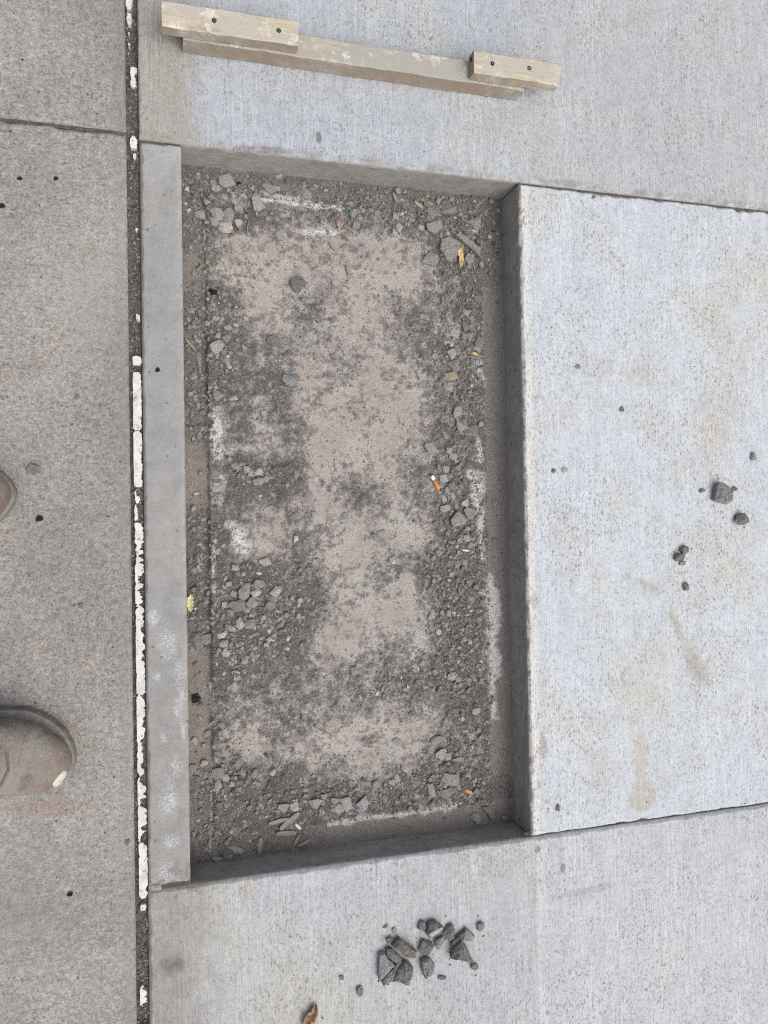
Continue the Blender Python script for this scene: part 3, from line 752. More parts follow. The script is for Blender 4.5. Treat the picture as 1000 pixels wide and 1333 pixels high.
def upper_mesh(name):
    rings = []; m = 26
    def ring(cx, cz, hw, top, bot, cyoff, tilt_dir):
        # closed loop in the plane spanned by Y and tilt_dir, centred between bot and top along tilt_dir
        pts = []
        for i in range(m):
            a = 2 * math.pi * i / m; ca, sa = math.cos(a), math.sin(a)
            e = 2 / 2.5
            yy = hw * math.copysign(abs(ca) ** e, ca); hh = math.copysign(abs(sa) ** e, sa)
            h = (top + bot) / 2 + (top - bot) / 2 * hh
            pts.append((cx + tilt_dir[0] * h, yy + cyoff, cz + tilt_dir[1] * h))
        return pts
    zb = .024
    for t, hf, ht in [(.990, .35, .018), (.982, .62, .030), (.968, .74, .039), (.945, .82, .0465), (.91, .86, .052), (.87, .89, .0555), (.82, .90, .058), (.76, .89, .061), (.69, .88, .066), (.62, .89, .074), (.56, .92, .085), (.51, .95, .098)]:
        sh = .010 * math.sin(max(0, t - .3) * 2.2)
        rings.append(ring(t * BL, zb, (half(min(t, .999)) - .0035) * hf / .95 if t < .9 else half(t) * hf + .004, ht, -.004, sh, (0, 1)))
    hx, hz = .160, .128
    for k in range(1, 9):
        a = math.radians(90 * k / 8); dr = (-math.sin(a), -math.cos(a)); d = .104 / max(math.cos(a), .62) if a < .9 else .104 / .62 - (a - .9) / .67 * .045
        rings.append(ring(hx, hz, .047 + .004 * math.cos(a), 0.0, d, .002, dr)[::1])
    for k, dz in enumerate((.02, .04, .06, .068)):
        rings.append([(p[0], p[1], p[2] + dz) for p in rings[19]])
    rings.append([(hx - .06 + (p[0] - hx + .06) * .9, p[1] * .9, p[2] - .004) for p in rings[-1]])
    rings.append([(p[0], p[1], p[2] - .06) for p in rings[-1]])
    # keep ring orientation continuous: rings in the ankle run top->bottom, reverse their index
    fixed = []
    for k, r in enumerate(rings):
        if k < 12: fixed.append(r)
        else:
            fixed.append([r[(m - i) % m] for i in range(m)])
    V = [p for r in fixed for p in r]; F = []
    for k in range(len(fixed) - 1):
        for i in range(m): F.append((k * m + i, k * m + (i + 1) % m, (k + 1) * m + (i + 1) % m, (k + 1) * m + i))
    F.append(tuple(range(m))[::-1]); F.append(tuple(range((len(fixed) - 1) * m, len(fixed) * m)))
    me = mesh_from(name, V, F, True)
    bm = bmesh.new(); bm.from_mesh(me); bmesh.ops.recalc_face_normals(bm, faces=bm.faces); bm.to_mesh(me); bm.free()
    return me
def tube_mesh(name, pts, rad, m=8, caps=True):
    V = []; F = []; n = len(pts); P_ = [Vector(p) for p in pts]
    rr = rad if isinstance(rad, (list, tuple)) else [rad] * n
    for i, p in enumerate(P_):
        t = (P_[min(i + 1, n - 1)] - P_[max(i - 1, 0)]).normalized()
        u = t.cross(Vector((0, 0, 1))); u = u.normalized() if u.length > 1e-4 else Vector((1, 0, 0)); v = u.cross(t)
        for k in range(m):
            a = 2 * math.pi * k / m; V.append(p + (u * math.cos(a) + v * math.sin(a)) * rr[i])
    for i in range(n - 1):
        for k in range(m): F.append((i * m + k, i * m + (k + 1) % m, (i + 1) * m + (k + 1) % m, (i + 1) * m + k))
    F.append(tuple(range(m))); F.append(tuple(range((n - 1) * m, n * m))[::-1])
    return mesh_from(name, V, F, True)
def make_boot(tip, heading, label, worn):
    a = math.radians(heading); tx = BL + .003
    o = empty('work_boot', (tip[0] - tx * math.cos(a), tip[1] - tx * math.sin(a), 0), a)
    tag(o, label, 'boot')
    sole_layer('outsole', .0015, .001, .0185, m_sole, o, True)
    sole_layer('welt', .0005, .0186, .0265, m_welt, o)
    up = link('upper', upper_mesh('upper'), m_leather, o)
    sub = up.modifiers.new('s', 'SUBSURF'); sub.levels = 1; sub.render_levels = 2
    # seam of the toe cap
    def on_upper(t, ang):
        sh = .010 * math.sin(max(0, t - .3) * 2.2); hw = half(t) * .93
        ht = np.interp(t, [.56, .62, .69, .76, .82, .87, .91, .945, .968], [.085, .074, .066, .061, .058, .0555, .052, .0465, .039])
        e = .8; ca, sa = math.cos(ang), math.sin(ang)
        return (t * BL, hw * math.copysign(abs(ca) ** e, ca) + sh, .024 + (ht - .004) / 2 + (ht + .004) / 2 * abs(sa) ** e)
    link('seam', tube_mesh('seam', [on_upper(.56 + .03 * math.sin(i * math.pi / 20), math.pi * i / 20) for i in range(21)], .0011, 6), m_lace, up)
    for k in range(5):
        t = .33 + k * .055; zt = .188 - k * .017; xx = .128 + k * .0165 + (.012 if k > 2 else 0)
        link('lace', tube_mesh('lace', [(xx + .018, -.030, zt - .016), (xx + .030, -.012, zt - .003), (xx + .032, .012, zt - .001), (xx + .020, .032, zt - .012)], .0022, 7), m_lace, up)
    if worn:   # leather rubbed through at the toe, laid on the curve of the upper
        from mathutils.bvhtree import BVHTree
        bpy.context.view_layer.update()
        dg = bpy.context.evaluated_depsgraph_get(); bv = BVHTree.FromObject(up, dg)
        edge_a = [(600, 712), (560, 752), (530, 785), (510, 815), (500, 850), (494, 890), (490, 938)]
        edge_b = [(604, 712), (628, 755), (622, 790), (600, 825), (570, 865), (535, 905), (494, 942)]
        inv = o.matrix_world.inverted(); V = []; F = []; nv = 5
        for (ax, ay), (bx_, by_) in zip(edge_a, edge_b):
            for j in range(nv):
                f = j / (nv - 1); gx_, gy_ = G2((ax + (bx_ - ax) * f) / 7.143, 900 + (ay + (by_ - ay) * f) / 7.143, .052)
                pl_ = inv @ Vector((gx_, gy_, .3)); hit = bv.ray_cast(pl_, Vector((0, 0, -1)))
                h_ = hit[0] if hit[0] else Vector((pl_.x, pl_.y, .03)); V.append(h_ + Vector((0, 0, .0009)))
        for i in range(len(edge_a) - 1):
            for j in range(nv - 1): F.append((i * nv + j, (i + 1) * nv + j, (i + 1) * nv + j + 1, i * nv + j + 1))
        tp = link('worn_toe_patch', mesh_from('toe_patch', V, F, True), m_cap, up); so = tp.modifiers.new('t', 'SOLIDIFY'); so.thickness = .0016; so.offset = 0
        tp['label'] = 'white patch where the toe leather is worn through'
    return o
make_boot(G2(96, 1003, .012), -21, 'dusty tan work boot with the toe leather worn through to white', True)
make_boot(G2(24, 650, .012), 4, 'dusty brown work boot, just its toe at the left edge, upper of the two', False)

# ------------------------------------------------------------------ white joint filler
g_ = G('joint_foam', .85); q = g_.noise(160, 4, .65); q2 = g_.noise(45, 4, .65)
c_ = g_.mix(g_.mr(q2, .42, .7), (.62, .625, .62), (.47, .465, .45))
c_ = g_.mix(g_.math('MULTIPLY', g_.mr(q, .60, .66), .85), c_, (.16, .145, .13))
p_ = g_.pores(160, .3, 4, .1); c_ = g_.mix(g_.math('MULTIPLY', p_, .9), c_, (.03, .028, .025))
g_.color(c_); g_.bump(g_.math('SUBTRACT', q, p_), .4, .001); m_foam = g_.m
jf = empty('joint_filler', (JL, -.6, 0))
tag(jf, 'broken white foam filler strip in the dirt-filled joint beside the recess', 'joint filler')
def foam(y_top, y_bot, xl, xr, ragged, seed, ztop=-.003):
    ya = G2(180, y_top)[1]; yb = G2(186, y_bot)[1]
    n = max(4, int(abs(ya - yb) / .0016)); ys = np.linspace(ya, yb, n)
    zz = np.zeros(n)
    bite = np.clip((fbm(ys, zz, 110, 4, seed, .7) - .50) * 4.2, 0, 1) * ragged + np.clip((fbm(ys, zz, 16, 2, seed + 9) - .56) * 4.0, 0, 1) * ragged
    e = np.minimum(np.arange(n) / 4.0, (n - 1 - np.arange(n)) / 4.0).clip(0, 1); e = np.clip(e + (fbm(ys, zz, 500, 2, seed + 21) - .35) * 1.6 * (e < 1), 0, 1)
    bite2 = np.clip((fbm(ys, zz, 80, 3, seed + 5) - .62) * 3, 0, 1) * ragged
    R_ = xr - (xr - xl) * np.clip(bite, 0, .82) - (1 - e) * .3 * (xr - xl) + (fbm(ys, zz, 400, 2, seed + 3) - .5) * .0022
    L_ = xl + (fbm(ys, zz, 220, 2, seed + 4) - .5) * .0006 + (1 - e) * .25 * (xr - xl) + bite2 * .5 * (xr - xl)
    R_ = np.maximum(R_, L_ + .0008)
    tz = ztop + (fbm(ys, zz, 40, 3, seed + 6) - .5) * .002
    V = []; F = []
    for i in range(n):
        V += [(L_[i] - JL, ys[i] + .6, ztop - .016), (L_[i] - JL, ys[i] + .6, tz[i]), (R_[i] - JL, ys[i] + .6, tz[i] - .0005), (R_[i] - JL, ys[i] + .6, ztop - .016)]
    for i in range(n - 1):
        for k in range(4): F.append((4 * i + k, 4 * i + 4 + k, 4 * i + 4 + (k + 1) % 4, 4 * i + (k + 1) % 4))
    F += [(0, 1, 2, 3), (4 * n - 1, 4 * n - 2, 4 * n - 3, 4 * n - 4)]
    me = mesh_from('filler_piece', V, F)
    bm = bmesh.new(); bm.from_mesh(me); bmesh.ops.recalc_face_normals(bm, faces=bm.faces); bm.to_mesh(me); bm.free()
    return link('filler_piece', me, m_foam, jf)
XA, XB = -.0812, -.0670
for k, (a, b, xl, xr, rg) in enumerate([(-60, -18, XA - .003, XB - .006, .5), (-12, 13, XA - .004, XB - .006, .4), (17, 33, XA - .003, XB - .0085, .3), (42, 46, XA - .001, XA + .002, 0), (56, 60, XA - .001, XA + .002, 0),
        (86, 114, XA + .002, XB - .002, .5), (177, 193, XA, XB - .003, .25), (199, 207, XA + .004, XB - .003, .3), (296, 301, XA + .006, XB - .003, .2), (408, 418, XA + .006, XB - .001, .5),
        (463, 475, XA, XB - .001, .15), (484, 560, XA, XB - .001, .10), (560.8, 634, XA, XB - .001, .22), (636.5, 655, XA, XB - .003, .6), (657, 678, XA, XA + .005, .5),
        (680, 790, XA, XB - .0008, .65), (790.4, 905, XA, XB - .0008, .35), (905.4, 1010, XA, XB - .0012, .35), (1010.4, 1098, XA, XB - .001, .75), (1099, 1171, XA + .0005, XB - .0005, .4), (1180, 1187, XA + .001, XB - .002, .5), (1286, 1312, XA, XB - .003, .9), (1340, 1400, XA, XB - .003, .9)]):
    foam(a, b, xl, xr, rg, 500 + k * 13)

# ------------------------------------------------------------------ loose stones on the lower slab
LOW = 'concrete fragments heaped on the slab below the recess'
def put(kind, args, label, group=None, **kw):
    o = stone('concrete_fragment', *args, 0.0, CHUNK, **kw); tag(o, label, 'stone', group); return o
def pl(pts, th, tone, label, group, seed, tilt=(0, 0), base=0.0, zfun=None, name='concrete_fragment', taper=.3):
    o = plate(name, pts, base, th, tone, zfun, tilt, taper, seed); tag(o, label, 'stone', group); return o
def z5(pts, ox, oy, s): return [(ox + a / s, oy + b / s) for a, b in pts]
B = lambda *pts: z5(pts, 460, 1170, 5.0)
pl(B((163, 520), (165, 355), (200, 346), (228, 392), (272, 430), (235, 468), (188, 522)), .013, 'u', 'blue-grey flat fragment at the left end of the heap below the recess', LOW, 1)
pl(B((190, 562), (190, 525), (300, 398), (326, 400), (262, 520)), .012, 'g', 'thin slanting sliver at the lower left of the heap below the recess', LOW, 2)
pl(B((256, 536), (296, 452), (340, 402), (394, 440), (388, 500), (372, 556), (300, 538)), .021, 'b', 'large brownish fragment at the bottom of the heap below the recess', LOW, 3, (5, -6), taper=.6)
pl(B((248, 308), (304, 258), (350, 302), (412, 345), (404, 388), (338, 382), (290, 340)), .019, 'b', 'large long fragment at the upper left of the heap below the recess', LOW, 4, (-5, 5), taper=.6)
pl(B((212, 330), (250, 322), (318, 392), (280, 418), (222, 376)), .014, 'b', 'dark brown fragment wedged between larger ones in the left heap', LOW, 5, taper=.6)
pl(B((436, 400), (492, 380), (528, 420), (520, 488), (468, 522), (444, 470)), .015, 'g', 'grey five-sided fragment alone under the middle of the heap', LOW, 6, (4, 4), taper=.5)
pl(B((638, 384), (662, 310), (708, 262), (748, 320), (788, 412), (710, 396)), .022, 'd', 'dark triangular fragment at the right of the heap below the recess', LOW, 7, (6, -3), taper=.9)
pl(B((474, 222), (492, 156), (540, 142), (588, 178), (560, 226), (492, 252)), .019, 'b', 'brown fragment with a white face at the top of the heap', LOW, 8, (10, 0), taper=.8)
pl(B((708, 240), (736, 190), (790, 236), (778, 278), (716, 268)), .012, 'm', 'light grey roundish fragment above the dark triangular one', LOW, 9, (4, 2), taper=.5)
pl(B((630, 306), (650, 268), (712, 214), (718, 232), (690, 276)), .010, 'd', 'thin dark sliver leaning on the triangular fragment', LOW, 10)
for a, l in (((507, 1224.5, 9, 9, 10, .7, 'd'), 'tiny dark fragment above the left part of the heap'),
             ((553, 1231, 21, 18, 35, .7, 'b'), 'rounded brown fragment in the middle of the heap'),
             ((550, 1205, 12, 12, 60, .7, 'd'), 'small dark fragment at the top left of the white-faced one'),
             ((584, 1213, 14, 20, -5, .8, 'd'), 'dark lump to the right of the white-faced fragment'),
             ((573, 1226, 16, 14, 20, .7, 'b'), 'brown lump just below the white-faced fragment'),
             ((626, 1207, 10, 13, 5, .7, 'g'), 'small squarish fragment at the far right of the heap'),
             ((618, 1259, 11, 9, -20, .7, 'd'), 'small dark fragment below the triangular one'),
             ((576, 1274, 11, 6, -20, .6, 'd'), 'small flat fragment lowest of the heap below the recess'),
             ((469, 1291, 9, 14, 10, .7, 'd'), 'single dark pebble left of the heap, near the dry leaf'),
             ((503, 1207, 7, 4, 30, .6, 'd'), 'tiny dark crumb at the upper left of the heap'),
             ((514, 1212, 6, 8, 15, .6, 'u'), 'tiny bluish crumb at the upper left of the heap'),
             ((445, 1274, 6, 6, 0, .5, 'g'), 'tiny grey crumb between the dry leaf and the heap')):
    put('c', a, l, LOW)
# white mortar face on the brown fragment
host = next(o for o in COL.objects if o.get('label', '').startswith('brown fragment with a white face'))
wf = plate('white_face', B((494, 246), (500, 222), (552, 192), (582, 184), (560, 220), (520, 242)), .0165, .0042, 'w', None, (6, 0), .3, 77)
bpy.context.view_layer.update(); wf.parent = host; wf.matrix_parent_inverse = host.matrix_world.inverted()
# ------------------------------------------------------------------ lumps on the right slab
RG = 'lumps on the pale right slab'
R_ = lambda *pts: z5(pts, 840, 560, 5.5556)
pl(R_((494, 505), (505, 430), (520, 374), (556, 376), (604, 402), (636, 440), (640, 500), (590, 534), (530, 520)), .017, 'g', 'largest grey lump on the right slab, ragged outline', RG, 21, (6, 5), taper=.8)
for a, l in (((957, 636, 10, 6, 10, .8, 'd'), 'dark crumb touching the largest lump on the right slab'),
             ((915.5, 639, 9, 6, -5, .7, 'd'), 'small dark crumb left of the largest lump on the right slab'),
             ((963, 676, 18, 16, 10, .8, 'd'), 'dark rounded lump below the largest one on the right slab'),
             ((981, 594, 9, 11, 10, .5, 'm'), 'flat grey chip near the right edge above the largest lump'),
             ((891, 716, 12, 11, 20, .8, 'g'), 'upper of the two touching lumps on the right slab'),
             ((884, 726, 14, 12, -20, .8, 'd'), 'lower left of the two touching lumps on the right slab'),
             ((889, 733, 9, 6, 0, .7, 'g'), 'crumb under the two touching lumps on the right slab'),
             ((894, 763, 9, 11, 10, .8, 'g'), 'small round lump lowest on the right slab'),
             ((753, 477, 7, 7, 0, .4, 'g'), 'small flat grey pebble alone in the upper part of the right slab'),
             ((811, 532, 7, 8, 0, .4, 'd'), 'small dark pebble in the middle of the right slab'),
             ((722, 613, 6, 6, 0, .5, 'd'), 'small dark pebble near the recess on the right slab'),
             ((736, 612, 7, 9, -30, .25, 'p'), 'thin pale chip beside a dark pebble near the recess'),
             ((727, 1052, 6, 9, 0, .5, 'd'), 'small dark pebble in the lower left of the right slab'),
             ((774, 256, 6, 4, 20, .6, 'd'), 'tiny dark pebble just under the upper crack')):
    put('c', a, l, RG)
# ------------------------------------------------------------------ lumps on the left slabs
LG = 'dark lumps on the old left slab'
for a, l in (((43, 610, 15, 14, -35, .45, 'd'), 'smooth dark oval pebble above the upper boot toe'),
             ((50.5, 675, 10, 8, 15, .6, 'k'), 'small black pebble right of the upper boot toe'),
             ((3, 267, 8, 7, 0, .5, 'k'), 'black crumb at the left edge below the crack'),
             ((73, 231, 6, 6, 0, .4, 'k'), 'black spot-like crumb between the crack and the joint'),
             ((25, 231, 7, 5, 0, .4, 'k'), 'flat black crumb near the left edge under the crack'),
             ((100, 516, 7, 6, 20, .4, 'd'), 'small dark crumb in the middle of the left slab'),
             ((106, 789, 6, 8, 20, .4, 'd'), 'brown-black crumb between the two boots'),
             ((205, 481, 6, 6, 0, .5, 'k'), 'single black crumb on the smooth strip beside the recess'),
             ((91, 1165, 7, 6, 0, .5, 'k'), 'black crumb on the left slab below the lower boot'),
             ((166, 1098, 6, 8, 0, .4, 'd'), 'dark crumb beside the joint below the lower boot')):
    put('c', a, l, LG)

# ------------------------------------------------------------------ stones in the recess
ZONES = [('in the recess upper left corner', lambda u, v: u < 330 and v < 320), ('in the recess upper right corner', lambda u, v: u > 530 and v < 400),
         ('along the recess top wall', lambda u, v: v < 320), ('in the recess lower right corner', lambda u, v: u > 545 and v > 900),
         ('along the recess bottom wall', lambda u, v: u > 330 and v > 990), ('in the recess lower left corner', lambda u, v: u <= 330 and v > 900),
         ('in the left gravel patch', lambda u, v: u < 425 and v > 590), ('in the upper left gravel', lambda u, v: u < 400),
         ('in the right side gravel', lambda u, v: u > 540), ('on the pale middle floor', lambda u, v: True)]
def zone(u, v):
    for n, f in ZONES:
        if f(u, v): return n
PIT = [  # photo point, size, turn, flatness, tone, own label
 (295, 236, 19, 16, 20, .3, 'p', 'pale flat chip highest in the upper left corner of the recess'), (282, 245, 12, 9, 0, .3, 'p', None),
 (398, 251, 17, 11, -35, .3, 'm', 'oval flat chip near the middle of the top wall'), (261, 281, 13, 13, 20, .35, 'm', None),
 (282, 278, 18, 16, -15, .35, 'm', 'broad flat chip in the middle of the upper left cluster'), (297, 280, 14, 20, 15, .35, 'g', 'upright dark-edged chip in the upper left cluster'),
 (278, 288, 13, 10, -30, .35, 'm', None), (294, 296, 18, 13, -10, .35, 'p', 'pale angular chip lowest in the upper left cluster'), (310, 291, 9, 10, 0, .4, 'p', None),
 (310, 270, 10, 12, 20, .35, 'm', None), (350, 246, 18, 11, 0, .25, 'g', None), (362, 244, 7, 9, 20, .4, 'p', None), (362, 229, 11, 6, 10, .4, 'm', None),
 (270, 262, 9, 8, 0, .4, 'm', None), (292, 257, 10, 8, 0, .4, 'm', None), (304, 262, 8, 8, 30, .4, 'm', None), (275, 256, 8, 7, 0, .4, 'g', None),
 (388, 371, 19, 18, 0, .5, 'd', 'round dark lump set in the pale floor near the top'), (399, 371, 10, 9, 0, .4, 'm', None),
 (568, 278, 26, 11, 8, .25, 'g', None), (586, 274, 20, 8, 30, .3, 'g', None), (618, 291, 16, 15, 20, .3, 'g', None), (609, 406, 12, 10, 20, .35, 'p', None), (560, 338, 22, 18, 15, .3, 'g', None),
 (520, 296, 8, 11, 10, .35, 'p', None), (514, 281, 9, 7, -30, .4, 'm', None), (461, 278, 11, 10, 0, .5, 'g', None), (464, 293, 9, 9, 0, .5, 'm', None), (492, 276, 8, 6, 0, .5, 'm', None), (549, 296, 8, 7, 0, .5, 'p', None),
 (283, 452, 18, 15, 0, .5, 'p', 'pale rounded pebble in the upper left gravel'), (376, 495, 17, 14, -30, .55, 'u', 'bluish rounded pebble on the brown dirt left of the middle'),
 (358, 445, 14, 17, 20, .3, 'b', None), (281, 414, 8, 6, 0, .6, 'c', None), (270, 421, 6, 6, 0, .6, 'c', None), (306, 518, 8, 6, -10, .6, 'w', 'small white pebble in the upper left gravel'),
 (303, 526, 8, 6, 0, .5, 'm', None), (295, 471, 10, 13, 0, .4, 'g', None), (285, 514, 14, 15, 10, .35, 'g', None), (284, 532, 8, 8, 0, .5, 'p', None), (249, 404, 9, 8, 0, .5, 'm', None),
 (252, 490, 9, 9, 0, .5, 'g', None), (264, 492, 7, 6, 0, .5, 'm', None), (259, 470, 6, 24, 3, .4, 'g', 'long narrow sliver lying in the left groove'), (297, 427, 9, 8, 20, .5, 'm', None), (306, 430, 8, 9, 0, .5, 'm', None), (295, 440, 9, 8, 40, .5, 'g', None), (283, 437, 8, 8, 0, .5, 'm', None), (307, 424, 7, 6, 0, .5, 'p', None), (292, 458, 9, 8, 0, .5, 'g', None),
 (590, 476, 15, 16, 20, .35, 'g', None), (588, 460, 12, 14, 0, .35, 'm', None), (596, 455, 8, 12, -10, .35, 'g', None), (587, 490, 19, 11, 0, .35, 't', 'tan curved chip in the gravel along the right side'),
 (584, 504, 12, 10, 0, .35, 'm', None), (596, 536, 10, 16, 0, .35, 'm', 'long pale chip in the right gravel between two groups'), (601, 555, 12, 15, 20, .35, 'm', None), (589, 448, 6, 8, -30, .5, 'w', None), (582, 446, 8, 5, 40, .5, 'p', None),
 (624, 447, 11, 18, -15, .35, 'g', None), (558, 583, 12, 12, 0, .4, 'g', None), (585, 587, 8, 8, 0, .5, 'm', None), (590, 594, 11, 9, 0, .5, 'm', None), (607, 425, 9, 14, 25, .35, 'g', None), (622, 455, 9, 9, 0, .4, 'm', None),
 (336, 614, 11, 9, -20, .6, 'p', 'pale pebble, biggest in the small cluster left of the middle'), (307, 608, 8, 11, 20, .5, 'm', None), (321, 611, 7, 8, 0, .5, 'p', None), (327, 616, 6, 8, 0, .5, 'm', None), (339, 627, 10, 10, 10, .5, 'm', None), (333, 628, 7, 9, 0, .5, 'm', None), (347, 624, 8, 8, 30, .5, 'm', None), (280, 613, 10, 9, 0, .4, 'g', None),
 (386, 618, 7, 12, -10, .5, 'g', None), (345, 732, 13, 10, 10, .5, 'p', 'pale pebble alone above the left gravel cluster'), (307, 739, 10, 8, 0, .5, 'm', None), (386, 701, 6, 8, 0, .7, 'w', None), (411, 731, 8, 8, 0, .5, 'm', None),
 (337, 761, 14, 12, 0, .55, 'm', None), (334, 771, 14, 10, 25, .55, 'p', 'light pebble with a pointed end in the left gravel cluster'), (318, 770, 13, 21, -5, .5, 'g', 'tall dark grey block in the left gravel cluster'), (360, 769, 16, 11, 20, .5, 'p', 'pale pebble at the right end of the left gravel cluster'), (355, 780, 12, 9, 10, .5, 'g', None),
 (328, 784, 15, 13, 0, .55, 'm', 'round grey pebble in the middle of the left gravel cluster'), (309, 789, 19, 14, 5, .5, 'd', 'dark flat block at the lower left of the gravel cluster'), (410, 669, 8, 8, 0, .5, 'm', None),
 (256, 835, 17, 20, 20, .4, 'g', 'round flat stone against the left wall'), (271, 832, 17, 12, 20, .4, 'g', 'flat stone lying beside the round one at the left wall'), (290, 827, 13, 7, 0, .5, 'w', 'white elongated pebble below the left gravel cluster'), (312, 812, 10, 13, 15, .6, 'p', 'light oval pebble under the left gravel cluster'),
 (294, 849, 10, 11, 30, .5, 'p', None), (291, 838, 10, 9, 0, .5, 'm', None), (319, 860, 9, 9, 0, .5, 'm', None), (292, 787, 6, 8, 0, .6, 'p', None), (391, 782, 7, 7, 0, .6, 'p', None), (388, 802, 7, 7, 0, .6, 'm', None), (325, 812, 13, 12, 0, .5, 'g', None), (352, 789, 13, 12, 0, .5, 'g', None),
 (303, 895, 12, 12, 20, .35, 'm', None), (298, 760, 7, 6, 0, .6, 'm', None), (304, 772, 9, 7, 20, .6, 'm', None), (300, 798, 8, 8, 0, .6, 'g', None), (322, 794, 8, 7, 0, .6, 'm', None), (330, 797, 8, 7, 0, .6, 'g', None), (343, 805, 7, 8, 0, .6, 'm', None), (351, 832, 8, 7, 30, .6, 'p', None), (357, 827, 6, 5, 0, .6, 'p', None), (347, 839, 7, 6, 0, .6, 'm', None), (303, 818, 9, 7, 0, .6, 'm', None), (297, 817, 8, 8, 0, .6, 'g', None),
 (611, 669, 17, 14, -10, .3, 'g', 'flat stone right of the big diamond-shaped chip'), (578, 623, 11, 10, 0, .4, 'm', None), (581, 611, 9, 8, 0, .4, 'm', None), (591, 594, 9, 8, 0, .4, 'm', None), (582, 640, 6, 11, -10, .5, 'm', None), (590, 645, 7, 10, 10, .5, 'm', None), (577, 648, 11, 10, 20, .4, 'm', None),
 (580, 662, 14, 8, -10, .4, 'm', None), (606, 656, 10, 9, 0, .4, 'p', None), (617, 655, 8, 4, 15, .4, 'w', None), (608, 701, 7, 9, 10, .5, 'p', None), (613, 710, 8, 7, 0, .5, 'm', None), (573, 719, 11, 9, 0, .4, 'g', None), (605, 732, 8, 7, 0, .4, 'm', None), (644, 705, 9, 7, 0, .4, 'g', None), (589, 633, 9, 7, 0, .4, 'b', None), (600, 633, 8, 8, 0, .4, 'g', None), (597, 610, 8, 8, 0, .4, 'g', None),
 (511, 729, 9, 10, -10, .9, 'w', 'small white upright pebble right of the middle of the floor'), (497, 694, 10, 8, -20, .5, 'm', None), (487, 698, 9, 8, 0, .4, 'g', None), (439, 654, 5, 6, 0, .6, 'p', None), (450, 672, 8, 8, 0, .3, 'g', None), (462, 873, 11, 11, 20, .5, 'm', 'lone pale pebble in the lower middle of the floor'), (588, 880, 10, 11, 0, .5, 'm', None), (597, 884, 8, 7, 0, .5, 'm', None), (549, 863, 8, 8, 0, .5, 'm', None), (620, 926, 11, 9, 0, .4, 'm', None),
 (569, 964, 15, 11, 10, .35, 'v', 'greenish flat chip at the lower right of the pale floor'), (574, 983, 14, 14, 20, .35, 'm', None), (583, 985, 9, 9, 0, .4, 'm', None), (597, 989, 15, 7, 15, .4, 'm', None), (516, 965, 11, 9, 10, .25, 'g', 'grey round stone sunk in the pinkish lower floor'), (580, 1034, 18, 13, 0, .3, 'g', None), (562, 1029, 9, 18, 0, .35, 'm', None), (587, 1015, 24, 15, 12, .25, 'm', None),
 (620, 1066, 14, 14, 0, .35, 'm', 'squarish chip near the lower right corner'), (657, 1065, 8, 7, 0, .5, 'g', None), (490, 1021, 10, 10, 0, .45, 'm', None), (620, 1031, 9, 9, 0, .4, 'g', None), (511, 1018, 9, 7, -30, .5, 'p', None),
 (355, 1005, 7, 9, -20, .6, 'p', None), (331, 1006, 8, 9, 0, .5, 'm', None), (315, 1007, 10, 9, 0, .4, 'g', None), (284, 1007, 15, 14, 0, .35, 'g', None), (284, 1022, 9, 11, 20, .5, 'm', None), (294, 1013, 9, 9, 0, .5, 'm', None), (301, 1021, 8, 7, 0, .5, 'm', None), (369, 1052, 14, 11, 10, .4, 'm', None), (384, 1049, 12, 12, 0, .45, 'p', None), (409, 1046, 15, 14, 0, .35, 'm', None),
 (439, 1054, 16, 12, 30, .35, 'm', None), (452, 1047, 12, 17, 20, .35, 'm', 'leaning upright chip in the gravel by the bottom wall'), (436, 1043, 12, 8, 0, .4, 'm', None), (472, 1047, 15, 18, 20, .35, 'u', 'bluish chip in the gravel by the bottom wall'), (307, 1107, 19, 8, -5, .35, 'm', None), (282, 1119, 13, 6, -5, .4, 'm', None), (298, 1116, 9, 7, 0, .4, 'g', None), (266, 994, 9, 9, 0, .6, 'm', None), (251, 1001, 9, 10, 0, .4, 'g', None),
 (544, 1036, 9, 8, 0, .4, 'm', None), (500, 1040, 10, 9, 0, .4, 'g', None), (423, 1036, 9, 8, 20, .4, 'm', None), (605, 972, 9, 8, 0, .4, 'm', None), (612, 958, 9, 10, 0, .4, 'm', None), (271, 955, 9, 8, 0, .4, 'g', None), (288, 945, 9, 9, 0, .4, 'g', None), (253, 965, 8, 11, 0, .4, 'm', None)]
AUTO = []
TW = dict(g='grey', d='dark', k='black', p='pale', w='white', b='brown', t='tan', u='bluish', c='cream', m='light grey', v='greenish')
def fz_(x, y): return floor_z(x, y)
for i, (u, v, a, b, rot, fl, tn, lab) in enumerate(PIT):
    z = zone(u, v)
    o = stone('stone_chip' if fl < .5 else 'pebble', u, v, a * 1.12, b * 1.12, rot + RND.uniform(-22, 22), fl, tn, -.072, CHIP if fl < .45 else CHUNK, .08, 5, fz_)
    if lab: tag(o, lab, 'stone', 'loose stones in the recess')
    else:
        shp = 'long' if max(a, b) > 1.45 * min(a, b) else 'flat' if fl < .45 else 'rounded'
        tag(o, 'small ' + shp + ' ' + TW[tn] + ' chip ' + z, 'stone', 'small chips ' + z); AUTO.append((o, v))
D2 = lambda *pts: z5(pts, 500, 220, 5.0); D6 = lambda *pts: z5(pts, 520, 590, 5.0); D1 = lambda *pts: z5(pts, 230, 190, 5.0); D4 = lambda *pts: z5(pts, 480, 930, 4.0)
D8 = lambda *pts: z5(pts, 520, 400, 5.0)
PG = 'loose stones in the recess'
